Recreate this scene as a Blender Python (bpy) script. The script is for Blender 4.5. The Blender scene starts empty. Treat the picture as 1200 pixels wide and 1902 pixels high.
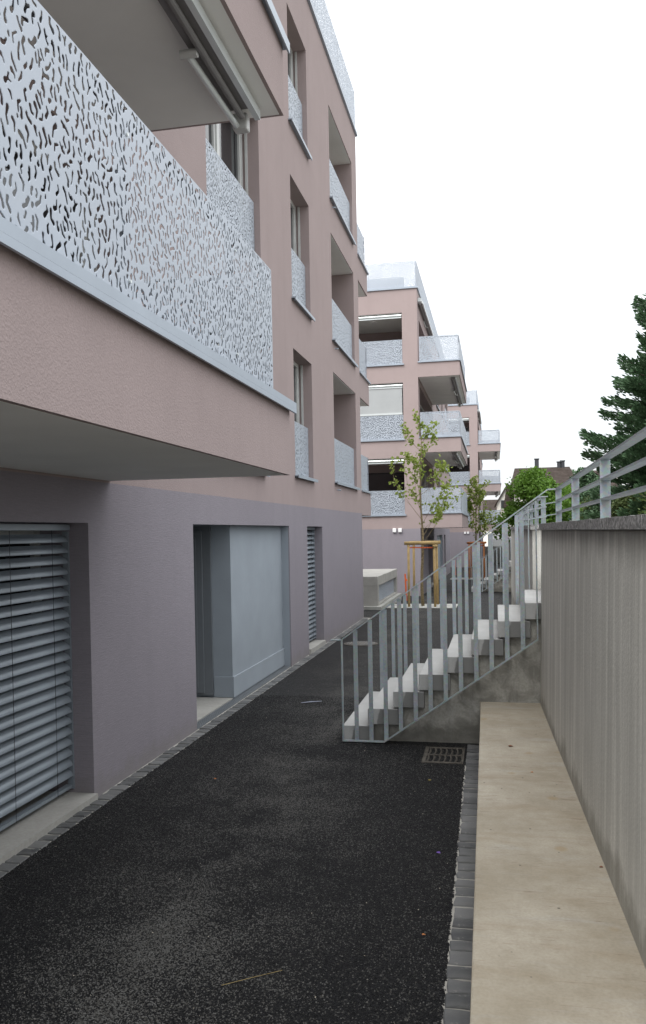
import bpy, math, random
import numpy as np
from mathutils import Vector, Matrix
random.seed(7)
SC = bpy.context.scene
COL = SC.collection
PI = math.pi
R = math.radians

# ------------------------------------------------------------------ camera, sky, sun, exposure
cam_d = bpy.data.cameras.new('camera'); cam = bpy.data.objects.new('camera', cam_d); COL.objects.link(cam)
cam_d.sensor_fit = 'VERTICAL'; cam_d.sensor_height = 36.0
cam_d.lens = 1548.0/1902.0*36.0
cam_d.shift_y = 65.0/1902.0
cam_d.clip_start = 0.05; cam_d.clip_end = 2000
_t, _p, _r = R(11.7), R(-1.0), R(1.05)
_F = Vector((-math.sin(_t)*math.cos(_p), math.cos(_t)*math.cos(_p), math.sin(_p)))
_R = Vector((math.cos(_t), math.sin(_t), 0)); _U = _R.cross(_F)
_R2 = math.cos(_r)*_R - math.sin(_r)*_U; _U2 = math.cos(_r)*_U + math.sin(_r)*_R
_m = Matrix((_R2, _U2, -_F)).transposed().to_4x4(); _m.translation = (0, 0, 2.15)
cam.matrix_world = _m
SC.camera = cam

SUN_EL, SUN_AZ = R(48), R(211)       # azimuth measured from +Y towards +X
world = bpy.data.worlds.new('World'); SC.world = world; world.use_nodes = True
nt = world.node_tree; nt.nodes.clear()
wo = nt.nodes.new('ShaderNodeOutputWorld')
sky = nt.nodes.new('ShaderNodeTexSky'); sky.sky_type = 'NISHITA'; sky.sun_disc = False
sky.sun_elevation = SUN_EL; sky.sun_rotation = SUN_AZ; sky.air_density = 1.0; sky.dust_density = 2.0
b1 = nt.nodes.new('ShaderNodeBackground'); b1.inputs['Strength'].default_value = 0.10
nt.links.new(sky.outputs[0], b1.inputs['Color'])
b2 = nt.nodes.new('ShaderNodeBackground'); b2.inputs['Strength'].default_value = 1.46
tc = nt.nodes.new('ShaderNodeTexCoord'); mp = nt.nodes.new('ShaderNodeMapping'); mp.inputs['Scale'].default_value = (1, 1, 2.2)
nt.links.new(tc.outputs['Generated'], mp.inputs['Vector'])
nz = nt.nodes.new('ShaderNodeTexNoise'); nz.inputs['Scale'].default_value = 2.6; nz.inputs['Detail'].default_value = 5
nt.links.new(mp.outputs[0], nz.inputs['Vector'])
cr = nt.nodes.new('ShaderNodeValToRGB')
cr.color_ramp.elements[0].position = 0.3; cr.color_ramp.elements[0].color = (0.90, 0.95, 1.0, 1)
cr.color_ramp.elements[1].position = 0.6; cr.color_ramp.elements[1].color = (1.0, 1.0, 1.0, 1)
nt.links.new(nz.outputs[0], cr.inputs[0])
sxyz = nt.nodes.new('ShaderNodeSeparateXYZ'); nt.links.new(tc.outputs['Generated'], sxyz.inputs[0])
grd = nt.nodes.new('ShaderNodeMapRange'); grd.inputs['From Min'].default_value = 0.0; grd.inputs['From Max'].default_value = 1.0
grd.inputs['To Min'].default_value = 0.30; grd.inputs['To Max'].default_value = 1.0      # overcast sky: the zenith is three times as bright as the horizon
nt.links.new(sxyz.outputs[2], grd.inputs['Value'])
mulc = nt.nodes.new('ShaderNodeMix'); mulc.data_type = 'RGBA'; mulc.blend_type = 'MULTIPLY'; mulc.inputs[0].default_value = 1.0
nt.links.new(cr.outputs[0], mulc.inputs[6]); nt.links.new(grd.outputs[0], mulc.inputs[7]); nt.links.new(mulc.outputs[2], b2.inputs['Color'])
mx = nt.nodes.new('ShaderNodeMixShader'); mx.inputs[0].default_value = 0.92
nt.links.new(b1.outputs[0], mx.inputs[1]); nt.links.new(b2.outputs[0], mx.inputs[2])
nt.links.new(mx.outputs[0], wo.inputs['Surface'])

sun_d = bpy.data.lights.new('sun', 'SUN'); sun = bpy.data.objects.new('sun', sun_d); COL.objects.link(sun)
sun_d.energy = 1.5; sun_d.angle = R(40); sun_d.color = (1.0, 0.97, 0.93)
_sd = Vector((math.sin(SUN_AZ)*math.cos(SUN_EL), math.cos(SUN_AZ)*math.cos(SUN_EL), math.sin(SUN_EL)))
sun.rotation_euler = _sd.to_track_quat('Z', 'Y').to_euler(); sun.location = _sd*60

SC.view_settings.view_transform = 'Standard'; SC.view_settings.look = 'None'
SC.view_settings.gamma = 1.0; SC.view_settings.use_curve_mapping = False
SC.cycles.diffuse_bounces = 7; SC.cycles.max_bounces = 12
SC.view_settings.exposure = 1.15

# ------------------------------------------------------------------ materials
class NT:
    def __init__(s, name):
        s.m = bpy.data.materials.new(name); s.m.use_nodes = True
        s.t = s.m.node_tree; s.b = s.t.nodes['Principled BSDF']
        c = s.t.nodes.new('ShaderNodeTexCoord'); s.co = c.outputs['Object']
    def n(s, typ, **k):
        x = s.t.nodes.new(typ)
        for a, v in k.items():
            if hasattr(x, a): setattr(x, a, v)
        return x
    def link(s, a, b): s.t.links.new(a, b)
    def mapping(s, scale, src=None):
        m = s.n('ShaderNodeMapping'); m.inputs['Scale'].default_value = scale
        s.link(src or s.co, m.inputs['Vector']); return m.outputs[0]
    def noise(s, scale, detail=4, rough=0.55, vec=None, dist=0.0):
        x = s.n('ShaderNodeTexNoise'); x.inputs['Scale'].default_value = scale
        x.inputs['Detail'].default_value = detail; x.inputs['Roughness'].default_value = rough
        x.inputs['Distortion'].default_value = dist
        s.link(vec or s.co, x.inputs['Vector']); return x.outputs[0]
    def vor(s, scale, vec=None, out='Distance', feature='F1'):
        x = s.n('ShaderNodeTexVoronoi'); x.feature = feature; x.inputs['Scale'].default_value = scale
        s.link(vec or s.co, x.inputs['Vector']); return x.outputs[out]
    def ramp(s, fac, stops):
        x = s.n('ShaderNodeValToRGB'); e = x.color_ramp.elements
        while len(e) < len(stops): e.new(0.5)
        for i, (p, c) in enumerate(stops):
            e[i].position = p
            e[i].color = (c, c, c, 1) if isinstance(c, (int, float)) else (*c, 1)
        s.link(fac, x.inputs[0]); return x.outputs[0]
    def mix(s, fac, a, b, typ='MIX'):
        x = s.n('ShaderNodeMix'); x.data_type = 'RGBA'; x.blend_type = typ
        for sock, v in ((x.inputs[0], fac), (x.inputs[6], a), (x.inputs[7], b)):
            if isinstance(v, bpy.types.NodeSocket): s.link(v, sock)
            elif isinstance(v, (int, float)): sock.default_value = v
            else: sock.default_value = (*v, 1)
        return x.outputs[2]
    def math(s, op, a, b=None):
        x = s.n('ShaderNodeMath'); x.operation = op
        for sock, v in ((x.inputs[0], a), (x.inputs[1], b)):
            if v is None: continue
            if isinstance(v, bpy.types.NodeSocket): s.link(v, sock)
            else: sock.default_value = v
        return x.outputs[0]
    def sep(s):
        x = s.n('ShaderNodeSeparateXYZ'); s.link(s.co, x.inputs[0]); return x.outputs
    def bump(s, h, strength=0.3, dist=0.01):
        x = s.n('ShaderNodeBump'); x.inputs['Strength'].default_value = strength; x.inputs['Distance'].default_value = dist
        s.link(h, x.inputs['Height']); s.link(x.outputs[0], s.b.inputs['Normal'])
    def col(s, v):
        if isinstance(v, bpy.types.NodeSocket): s.link(v, s.b.inputs['Base Color'])
        else: s.b.inputs['Base Color'].default_value = (*v, 1)
        return s
    def rough(s, v, metal=0.0, spec=None):
        if isinstance(v, bpy.types.NodeSocket): s.link(v, s.b.inputs['Roughness'])
        else: s.b.inputs['Roughness'].default_value = v
        s.b.inputs['Metallic'].default_value = metal
        if spec is not None: s.b.inputs['Specular IOR Level'].default_value = spec
        return s

def vary(c, f): return tuple(min(1, x*f) for x in c)

def plaster(name, c, comb=False):
    t = NT(name)
    lo = t.noise(0.7, 5); fi = t.noise(60, 3)
    k = t.mix(t.ramp(lo, [(0.3, 0.0), (0.7, 1.0)]), vary(c, 0.94), vary(c, 1.05))
    k = t.mix(t.ramp(fi, [(0.35, 0.0), (0.65, 1.0)]), t.mix(0.5, k, vary(c, 0.88)), k)
    # faint rain streaks
    st = t.noise(1.0, 4, vec=t.mapping((3.0, 3.0, 0.12)))
    k = t.mix(t.math('MULTIPLY', t.ramp(st, [(0.5, 0.0), (0.75, 1.0)]), 0.22), k, vary(c, 0.78))
    bl = t.noise(2.3, 6, 0.6, dist=0.4)
    k = t.mix(t.ramp(bl, [(0.36, 0.25), (0.5, 0.0)]), k, vary(c, 0.86))
    if comb:
        zz = t.sep()[2]; sn = t.noise(5, 5, 0.65)
        sp = t.ramp(t.math('SUBTRACT', t.math('MULTIPLY', sn, 0.42), zz), [(0.0, 0.0), (0.16, 0.45)])
        k = t.mix(sp, k, (0.20, 0.185, 0.17))
    if comb:
        g = t.noise(1.0, 5, 0.65, vec=t.mapping((9, 9, 120)), dist=0.6)
        g2 = t.noise(130, 3)
        h = t.math('ADD', t.math('MULTIPLY', g, 0.9), t.math('MULTIPLY', g2, 0.3))
        k = t.mix(t.ramp(g, [(0.35, 0.0), (0.62, 1.0)]), t.mix(0.35, k, vary(c, 0.72)), k)
        t.bump(h, 0.55, 0.008)
    else:
        g = t.vor(95); g2 = t.noise(75, 4)
        h = t.math('ADD', t.math('MULTIPLY', g, 0.5), g2)
        t.bump(h, 0.5, 0.006)
    t.col(k).rough(0.92, spec=0.15); return t.m

def simple(name, c, rough=0.6, metal=0.0, var=0.08, scale=6.0, spec=None, bump=0.0):
    t = NT(name); n = t.noise(scale, 4)
    t.col(t.mix(t.ramp(n, [(0.3, 0.0), (0.7, 1.0)]), vary(c, 1-var), vary(c, 1+var))).rough(rough, metal, spec)
    if bump: t.bump(t.noise(scale*12, 3), bump, 0.004)
    return t.m

def concrete(name, c, streak=None, stain=0.25):
    t = NT(name)
    n1 = t.noise(2.2, 6, 0.6); n2 = t.noise(38, 4); v = t.vor(34)
    k = t.mix(t.ramp(n1, [(0.32, 0.0), (0.68, 1.0)]), vary(c, 1-stain), vary(c, 1.1))
    k = t.mix(t.ramp(n2, [(0.3, 0.35), (0.7, 0.0)]), k, vary(c, 0.6))
    if streak:
        s_ = t.noise(1.0, 4, 0.6, vec=t.mapping(streak))
        k = t.mix(t.ramp(s_, [(0.36, 0.7), (0.52, 0.0)]), k, vary(c, 0.68))
        k = t.mix(t.ramp(s_, [(0.56, 0.0), (0.72, 0.5)]), k, vary(c, 1.25))
    pit = t.ramp(v, [(0.0, 1.0), (0.10, 0.0)])
    k = t.mix(t.math('MULTIPLY', pit, 0.35), k, vary(c, 0.45))
    t.col(k).rough(0.88, spec=0.25)
    t.bump(t.math('SUBTRACT', n2, t.math('MULTIPLY', pit, 0.6)), 0.3, 0.005)
    return t.m

M = {}
M['pink'] = plaster('pink_plaster', (0.340, 0.277, 0.270))
M['purple'] = plaster('mauve_combed_plaster', (0.275, 0.253, 0.281), comb=True)
M['soffit'] = simple('grey_painted_ceiling', (0.80, 0.80, 0.78), 0.85, var=0.05, scale=1.2, spec=0.2)
M['sheet'] = simple('powder_coated_sheet', (0.37, 0.41, 0.465), 0.45, 0.12, 0.03, 1.5)
M['cap'] = simple('folded_metal_cap', (0.32, 0.365, 0.42), 0.42, 0.15, 0.05, 3)
M['darkmetal'] = simple('dark_metal', (0.035, 0.037, 0.042), 0.5, 0.2)
M['whitealu'] = simple('pale_aluminium', (0.62, 0.66, 0.66), 0.35, 0.3, 0.04)
M['frame'] = simple('grey_window_frame', (0.50, 0.51, 0.50), 0.45)
M['bluepaint'] = simple('blue_grey_painted_wall', (0.295, 0.33, 0.366), 0.8, var=0.05, scale=2.2, spec=0.2, bump=0.1)
M['doorpaint'] = simple('grey_door_paint', (0.16, 0.175, 0.19), 0.5, var=0.04)
M['slat'] = simple('aluminium_blind_slat', (0.24, 0.275, 0.31), 0.4, 0.2, 0.04, 3)
M['glass'] = simple('dark_window_glass', (0.012, 0.014, 0.016), 0.05, 0.0, 0.2, 1, spec=0.6)
M['interior'] = simple('dark_interior', (0.05, 0.04, 0.038), 0.8)
M['curtain'] = simple('pale_curtain', (0.5, 0.49, 0.44), 0.9)
M['fabric'] = simple('white_screen_fabric', (0.34, 0.355, 0.36), 0.85, var=0.05, scale=2)
M['awning'] = simple('dark_awning_metal', (0.17, 0.165, 0.165), 0.5, 0.1)
M['white'] = simple('white_plastic', (0.8, 0.8, 0.8), 0.5, var=0.02)
M['lightconc'] = concrete('light_concrete', (0.38, 0.37, 0.345), None, 0.15)
M['slab'] = concrete('pale_slab_concrete', (0.40, 0.40, 0.37), None, 0.2)
M['mortar'] = concrete('mortar', (0.40, 0.385, 0.35), None, 0.25)

def m_wall():
    t = NT('damp_streaked_concrete'); c = (0.60, 0.588, 0.54)
    n1 = t.noise(1.3, 6, 0.6); n2 = t.noise(60, 4)
    k = t.mix(t.ramp(n1, [(0.3, 0.0), (0.7, 1.0)]), vary(c, 0.86), vary(c, 1.1))
    s_ = t.noise(1.0, 5, 0.65, vec=t.mapping((10, 10, 0.22)))
    s2 = t.noise(1.0, 3, 0.6, vec=t.mapping((26, 26, 0.35)))
    k = t.mix(t.ramp(s_, [(0.36, 0.5), (0.50, 0.0)]), k, vary(c, 0.70))
    k = t.mix(t.ramp(s_, [(0.53, 0.0), (0.60, 0.6)]), k, vary(c, 1.35))
    k = t.mix(t.ramp(s2, [(0.42, 0.4), (0.54, 0.0)]), k, vary(c, 0.76))
    k = t.mix(t.ramp(n2, [(0.3, 0.3), (0.62, 0.0)]), k, vary(c, 0.6))
    z = t.sep()[2]
    # rising damp along the foot of the wall, ragged at its top
    dn = t.noise(1.0, 6, 0.7, vec=t.mapping((1.3, 1.3, 0.9)))
    lim = t.math('ADD', t.math('MULTIPLY', dn, 0.75), 0.20)
    wet = t.ramp(t.math('SUBTRACT', lim, z), [(0.0, 0.0), (0.10, 1.0)])
    k = t.mix(t.math('MULTIPLY', wet, 0.55), k, (0.17, 0.16, 0.13))
    # dark run-off below the coping
    dn2 = t.noise(1.0, 4, 0.6, vec=t.mapping((4.5, 4.5, 0.5)))
    top = t.ramp(t.math('ADD', z, t.math('MULTIPLY', t.math('SUBTRACT', dn2, 0.5), 0.9)), [(0.0, 0.0), (1.0, 1.0)])
    tt = t.math('SUBTRACT', t.math('ADD', z, t.math('MULTIPLY', dn2, 0.55)), 2.26)
    k = t.mix(t.math('MULTIPLY', t.ramp(tt, [(0.0, 0.0), (0.16, 1.0)]), 0.5), k, (0.10, 0.092, 0.078))
    t.col(k).rough(0.9, spec=0.2)
    t.bump(t.math('ADD', n2, t.math('MULTIPLY', s2, 0.6)), 0.35, 0.006)
    return t.m
M['wall'] = m_wall()

def m_bench():
    t = NT('beige_cast_concrete'); c = (0.37, 0.325, 0.25)
    n1 = t.noise(1.8, 7, 0.65); s_ = t.noise(1.0, 6, 0.66, vec=t.mapping((1.4, 6, 3)), dist=0.5); n3 = t.noise(70, 3); n4 = t.noise(9, 6, 0.7)
    k = t.mix(t.ramp(n1, [(0.34, 0.0), (0.66, 1.0)]), vary(c, 0.84), (0.44, 0.40, 0.33))
    k = t.mix(t.ramp(n4, [(0.35, 0.3), (0.55, 0.0)]), k, (0.25, 0.215, 0.16))
    k = t.mix(t.ramp(s_, [(0.52, 0.0), (0.72, 0.5)]), k, (0.27, 0.215, 0.145))
    k = t.mix(t.ramp(s_, [(0.30, 0.5), (0.44, 0.0)]), k, (0.40, 0.385, 0.35))
    f = t.noise(1.0, 4, 0.7, vec=t.mapping((3, 26, 8)))
    k = t.mix(t.ramp(f, [(0.62, 0.0), (0.70, 0.5)]), k, (0.17, 0.11, 0.075))
    # rusty run lines across the slab, damp margin along the wall
    f2 = t.noise(1.0, 3, 0.6, vec=t.mapping((4, 60, 8)))
    k = t.mix(t.math('MULTIPLY', t.ramp(f2, [(0.66, 0.0), (0.72, 1.0)]), t.ramp(n4, [(0.45, 0.0), (0.6, 0.6)])), k, (0.16, 0.075, 0.04))
    k = t.mix(t.ramp(n3, [(0.3, 0.25), (0.6, 0.0)]), k, vary(c, 0.55))
    sp = t.vor(7.0)
    k = t.mix(t.ramp(sp, [(0.035, 0.85), (0.06, 0.0)]), k, (0.07, 0.06, 0.05))
    sp2 = t.vor(2.3)
    k = t.mix(t.ramp(sp2, [(0.05, 0.45), (0.10, 0.0)]), k, (0.30, 0.21, 0.10))
    t.col(k).rough(0.8, spec=0.2); t.bump(t.math('ADD', n3, t.math('MULTIPLY', n4, 0.7)), 0.15, 0.003); return t.m
M['bench'] = m_bench()

def m_step():
    t = NT('damp_cast_step'); c = (0.42, 0.42, 0.41)
    n1 = t.noise(2.0, 5); n3 = t.noise(60, 3)
    k = t.mix(t.ramp(n1, [(0.35, 0.0), (0.65, 1.0)]), vary(c, 0.9), vary(c, 1.08))
    k = t.mix(t.ramp(n3, [(0.3, 0.25), (0.6, 0.0)]), k, vary(c, 0.72))
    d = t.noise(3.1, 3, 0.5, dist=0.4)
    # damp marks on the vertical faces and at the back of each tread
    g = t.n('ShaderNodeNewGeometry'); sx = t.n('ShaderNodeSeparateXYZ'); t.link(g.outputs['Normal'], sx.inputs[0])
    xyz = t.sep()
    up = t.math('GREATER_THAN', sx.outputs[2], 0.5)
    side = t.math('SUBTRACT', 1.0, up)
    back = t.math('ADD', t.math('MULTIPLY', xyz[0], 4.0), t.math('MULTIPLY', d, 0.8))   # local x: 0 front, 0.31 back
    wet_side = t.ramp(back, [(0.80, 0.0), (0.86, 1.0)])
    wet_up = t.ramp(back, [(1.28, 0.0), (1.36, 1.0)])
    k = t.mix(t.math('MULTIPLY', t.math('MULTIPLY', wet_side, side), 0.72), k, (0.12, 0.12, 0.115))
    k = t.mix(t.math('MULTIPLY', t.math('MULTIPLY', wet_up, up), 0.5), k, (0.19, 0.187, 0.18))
    t.col(k).rough(0.8, spec=0.3); t.bump(n3, 0.12, 0.003); return t.m
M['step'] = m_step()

def m_asphalt():
    t = NT('open_grained_asphalt')
    v = t.n('ShaderNodeTexVoronoi'); v.inputs['Scale'].default_value = 125
    wob = t.mix(0.5, t.co, t.co)
    t.link(t.co, v.inputs['Vector'])
    dist, rnd = v.outputs['Distance'], v.outputs['Color']
    sr = t.n('ShaderNodeSeparateXYZ'); t.link(rnd, sr.inputs[0])
    v2 = t.n('ShaderNodeTexVoronoi'); v2.inputs['Scale'].default_value = 55; t.link(t.co, v2.inputs['Vector'])
    s2 = t.n('ShaderNodeSeparateXYZ'); t.link(v2.outputs['Color'], s2.inputs[0])
    x = t.sep()
    # dust lies in a broken band down the middle of the path
    ln = t.noise(0.9, 6, 0.62); ln2 = t.noise(3.0, 5, 0.6)
    bx = t.math('ABSOLUTE', t.math('ADD', t.math('ADD', x[0], t.math('MULTIPLY', x[1], 0.02)), 1.62))
    band = t.ramp(bx, [(0.05, 1.0), (0.5, 0.5), (1.3, 0.12)])
    dust = t.math('MULTIPLY', t.ramp(t.math('ADD', t.math('MULTIPLY', ln, 0.65), t.math('MULTIPLY', ln2, 0.35)), [(0.42, 0.0), (0.66, 1.0)]), band)
    k = t.mix(sr.outputs[0], (0.005, 0.0052, 0.006), (0.015, 0.015, 0.017))
    light = t.ramp(t.math('ADD', sr.outputs[1], t.math('MULTIPLY', dust, 0.75)), [(0.86, 0.0), (1.35, 1.0)])
    k = t.mix(t.math('MULTIPLY', light, 0.9), k, (0.115, 0.11, 0.10))
    k = t.mix(t.math('MULTIPLY', dust, 0.14), k, (0.09, 0.087, 0.08))
    k = t.mix(t.ramp(s2.outputs[2], [(0.992, 0.0), (0.996, 0.7)]), k, (0.13, 0.125, 0.115))
    gap = t.ramp(dist, [(0.35, 0.0), (0.75, 1.0)])
    k = t.mix(t.math('MULTIPLY', gap, 0.6), k, (0.002, 0.002, 0.0025))
    br = t.ramp(t.noise(1.7, 5, 0.65), [(0.68, 0.0), (0.76, 0.3)])
    k = t.mix(br, k, (0.10, 0.075, 0.05))
    t.col(k).rough(0.6, spec=0.2)
    h = t.math('ADD', t.math('SUBTRACT', 1.0, dist), t.math('MULTIPLY', s2.outputs[0], 0.5))
    t.bump(h, 1.0, 0.012)
    return t.m
M['asphalt'] = m_asphalt()
M['terrain'] = simple('bounce_toned_ground', (0.19, 0.18, 0.16), 0.95, var=0.3, scale=1.5)  # neutral, paler ground tone, chosen so light bounces up to the soffits

def m_cobble():
    t = NT('split_dark_stone')
    o = t.n('ShaderNodeObjectInfo'); rnd = o.outputs['Random']
    n = t.noise(18, 5, 0.65); n2 = t.noise(7, 4)
    k = t.mix(rnd, (0.062, 0.064, 0.067), (0.155, 0.156, 0.156))
    k = t.mix(t.ramp(n2, [(0.4, 0.0), (0.7, 0.55)]), k, (0.15, 0.15, 0.145))
    k = t.mix(t.ramp(n, [(0.62, 0.0), (0.72, 0.6)]), k, (0.26, 0.25, 0.235))
    t.col(k).rough(0.7, spec=0.35); t.bump(t.noise(40, 4), 0.5, 0.006); return t.m
M['cobble'] = m_cobble()

def m_coping():
    t = NT('dark_split_granite')
    v = t.n('ShaderNodeTexVoronoi'); v.inputs['Scale'].default_value = 75; t.link(t.co, v.inputs['Vector'])
    sr = t.n('ShaderNodeSeparateXYZ'); t.link(v.outputs['Color'], sr.inputs[0])
    n = t.noise(30, 5, 0.7); n1 = t.noise(3, 4)
    k = t.mix(sr.outputs[0], (0.13, 0.13, 0.13), (0.50, 0.49, 0.48))
    k = t.mix(t.ramp(n, [(0.4, 0.6), (0.52, 0.0)]), k, (0.06, 0.06, 0.06))
    k = t.mix(t.ramp(n1, [(0.35, 0.0), (0.7, 0.4)]), k, (0.24, 0.23, 0.22))
    t.col(k).rough(0.85, spec=0.3); t.bump(t.math('ADD', n, sr.outputs[1]), 0.6, 0.008); return t.m
M['coping'] = m_coping()

def m_galv():
    t = NT('galvanised_steel'); n = t.noise(4, 5); v = t.vor(60, out='Color')
    k = t.mix(t.ramp(n, [(0.3, 0.0), (0.7, 1.0)]), (0.30, 0.345, 0.365), (0.42, 0.465, 0.485))
    k = t.mix(0.12, k, v, 'OVERLAY')
    t.col(k).rough(0.48, 0.35); return t.m
M['galv'] = m_galv()
M['stake'] = simple('peeled_round_timber', (0.36, 0.25, 0.105), 0.75, var=0.22, scale=5, bump=0.2)
M['stakered'] = simple('reddish_round_timber', (0.45, 0.17, 0.06), 0.75, var=0.2, scale=5, bump=0.2)
M['orange'] = simple('orange_marker_paint', (0.65, 0.12, 0.03), 0.6)
M['bark'] = simple('mottled_bark', (0.20, 0.155, 0.085), 0.9, var=0.45, scale=22, bump=0.4)
M['conbark'] = simple('dark_bark', (0.05, 0.04, 0.03), 0.95, var=0.3, scale=9)
def leafmat(name, a, b, tr=0.35):
    t = NT(name); n = t.noise(1.4, 3); n2 = t.noise(37, 1)
    k = t.mix(t.ramp(n2, [(0.35, 0.0), (0.65, 1.0)]), a, b)
    t.col(k).rough(0.55, spec=0.3)
    d = t.n('ShaderNodeBsdfTranslucent'); t.link(k, d.inputs['Color'])
    m_ = t.n('ShaderNodeMixShader'); m_.inputs[0].default_value = tr
    out = t.t.nodes['Material Output']
    t.link(t.b.outputs[0], m_.inputs[1]); t.link(d.outputs[0], m_.inputs[2]); t.link(m_.outputs[0], out.inputs['Surface'])
    return t.m
M['leafyoung'] = leafmat('young_leaf', (0.14, 0.20, 0.03), (0.34, 0.41, 0.10))
M['leafgreen'] = leafmat('bright_leaf', (0.06, 0.135, 0.016), (0.15, 0.27, 0.04))
M['needle'] = leafmat('blue_green_needle', (0.036, 0.078, 0.038), (0.09, 0.155, 0.078), 0.15)
M['thuja'] = leafmat('olive_needle', (0.045, 0.08, 0.018), (0.10, 0.14, 0.035), 0.2)
M['shrub'] = leafmat('dull_shrub_leaf', (0.05, 0.08, 0.025), (0.11, 0.14, 0.05), 0.25)
M['render'] = simple('cream_house_render', (0.72, 0.70, 0.64), 0.9, var=0.05, scale=0.8)
def m_tiles():
    t = NT('brown_roof_tile'); n = t.noise(2.5, 5)
    w = t.n('ShaderNodeTexWave'); w.wave_type = 'BANDS'; w.bands_direction = 'Z'; w.inputs['Scale'].default_value = 1.6; w.inputs['Distortion'].default_value = 0.4
    t.link(t.co, w.inputs['Vector'])
    k = t.mix(t.ramp(n, [(0.3, 0.0), (0.7, 1.0)]), (0.030, 0.023, 0.019), (0.058, 0.046, 0.040))
    k = t.mix(t.math('MULTIPLY', w.outputs[0], 0.35), k, (0.022, 0.017, 0.014))
    t.col(k).rough(0.9, spec=0.1); t.bump(w.outputs[0], 0.5, 0.03); return t.m
M['tiles'] = m_tiles()
M['iron'] = simple('rusty_cast_iron', (0.085, 0.076, 0.064), 0.7, 0.3, 0.35, 14, bump=0.3)
M['lid'] = simple('worn_steel_lid', (0.15, 0.148, 0.14), 0.6, 0.3, 0.2, 20)
M['black'] = simple('black_void', (0.006, 0.006, 0.006), 0.9)
M['petal'] = simple('purple_petal', (0.22, 0.10, 0.55), 0.6)
M['leafdry'] = simple('orange_dry_leaf', (0.45, 0.17, 0.05), 0.7)
M['leafyellow'] = simple('yellow_dry_leaf', (0.55, 0.42, 0.08), 0.7)
M['leafbrown'] = simple('brown_dry_leaf', (0.20, 0.07, 0.03), 0.7)
M['straw'] = simple('straw', (0.32, 0.24, 0.10), 0.8)
M['bluestick'] = simple('pale_stick', (0.42, 0.45, 0.55), 0.6)
M['grit'] = simple('pale_grit', (0.42, 0.38, 0.32), 0.85, var=0.4, scale=30)

# ------------------------------------------------------------------ mesh helpers
def link(o, parent=None):
    COL.objects.link(o)
    if parent is not None: o.parent = parent
    return o
def rootloc(p):
    v = Vector((0, 0, 0))
    while p is not None:
        v += p.location; p = p.parent
    return v
def tag(o, label=None, cat=None, group=None, kind=None):
    if label: o['label'] = label
    if cat: o['category'] = cat
    if group: o['group'] = group
    if kind: o['kind'] = kind
    return o
def empty(name, loc, label, cat, group=None):
    o = bpy.data.objects.new(name, None); o.location = loc; o.empty_display_size = 0.2
    link(o); return tag(o, label, cat, group)

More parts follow.
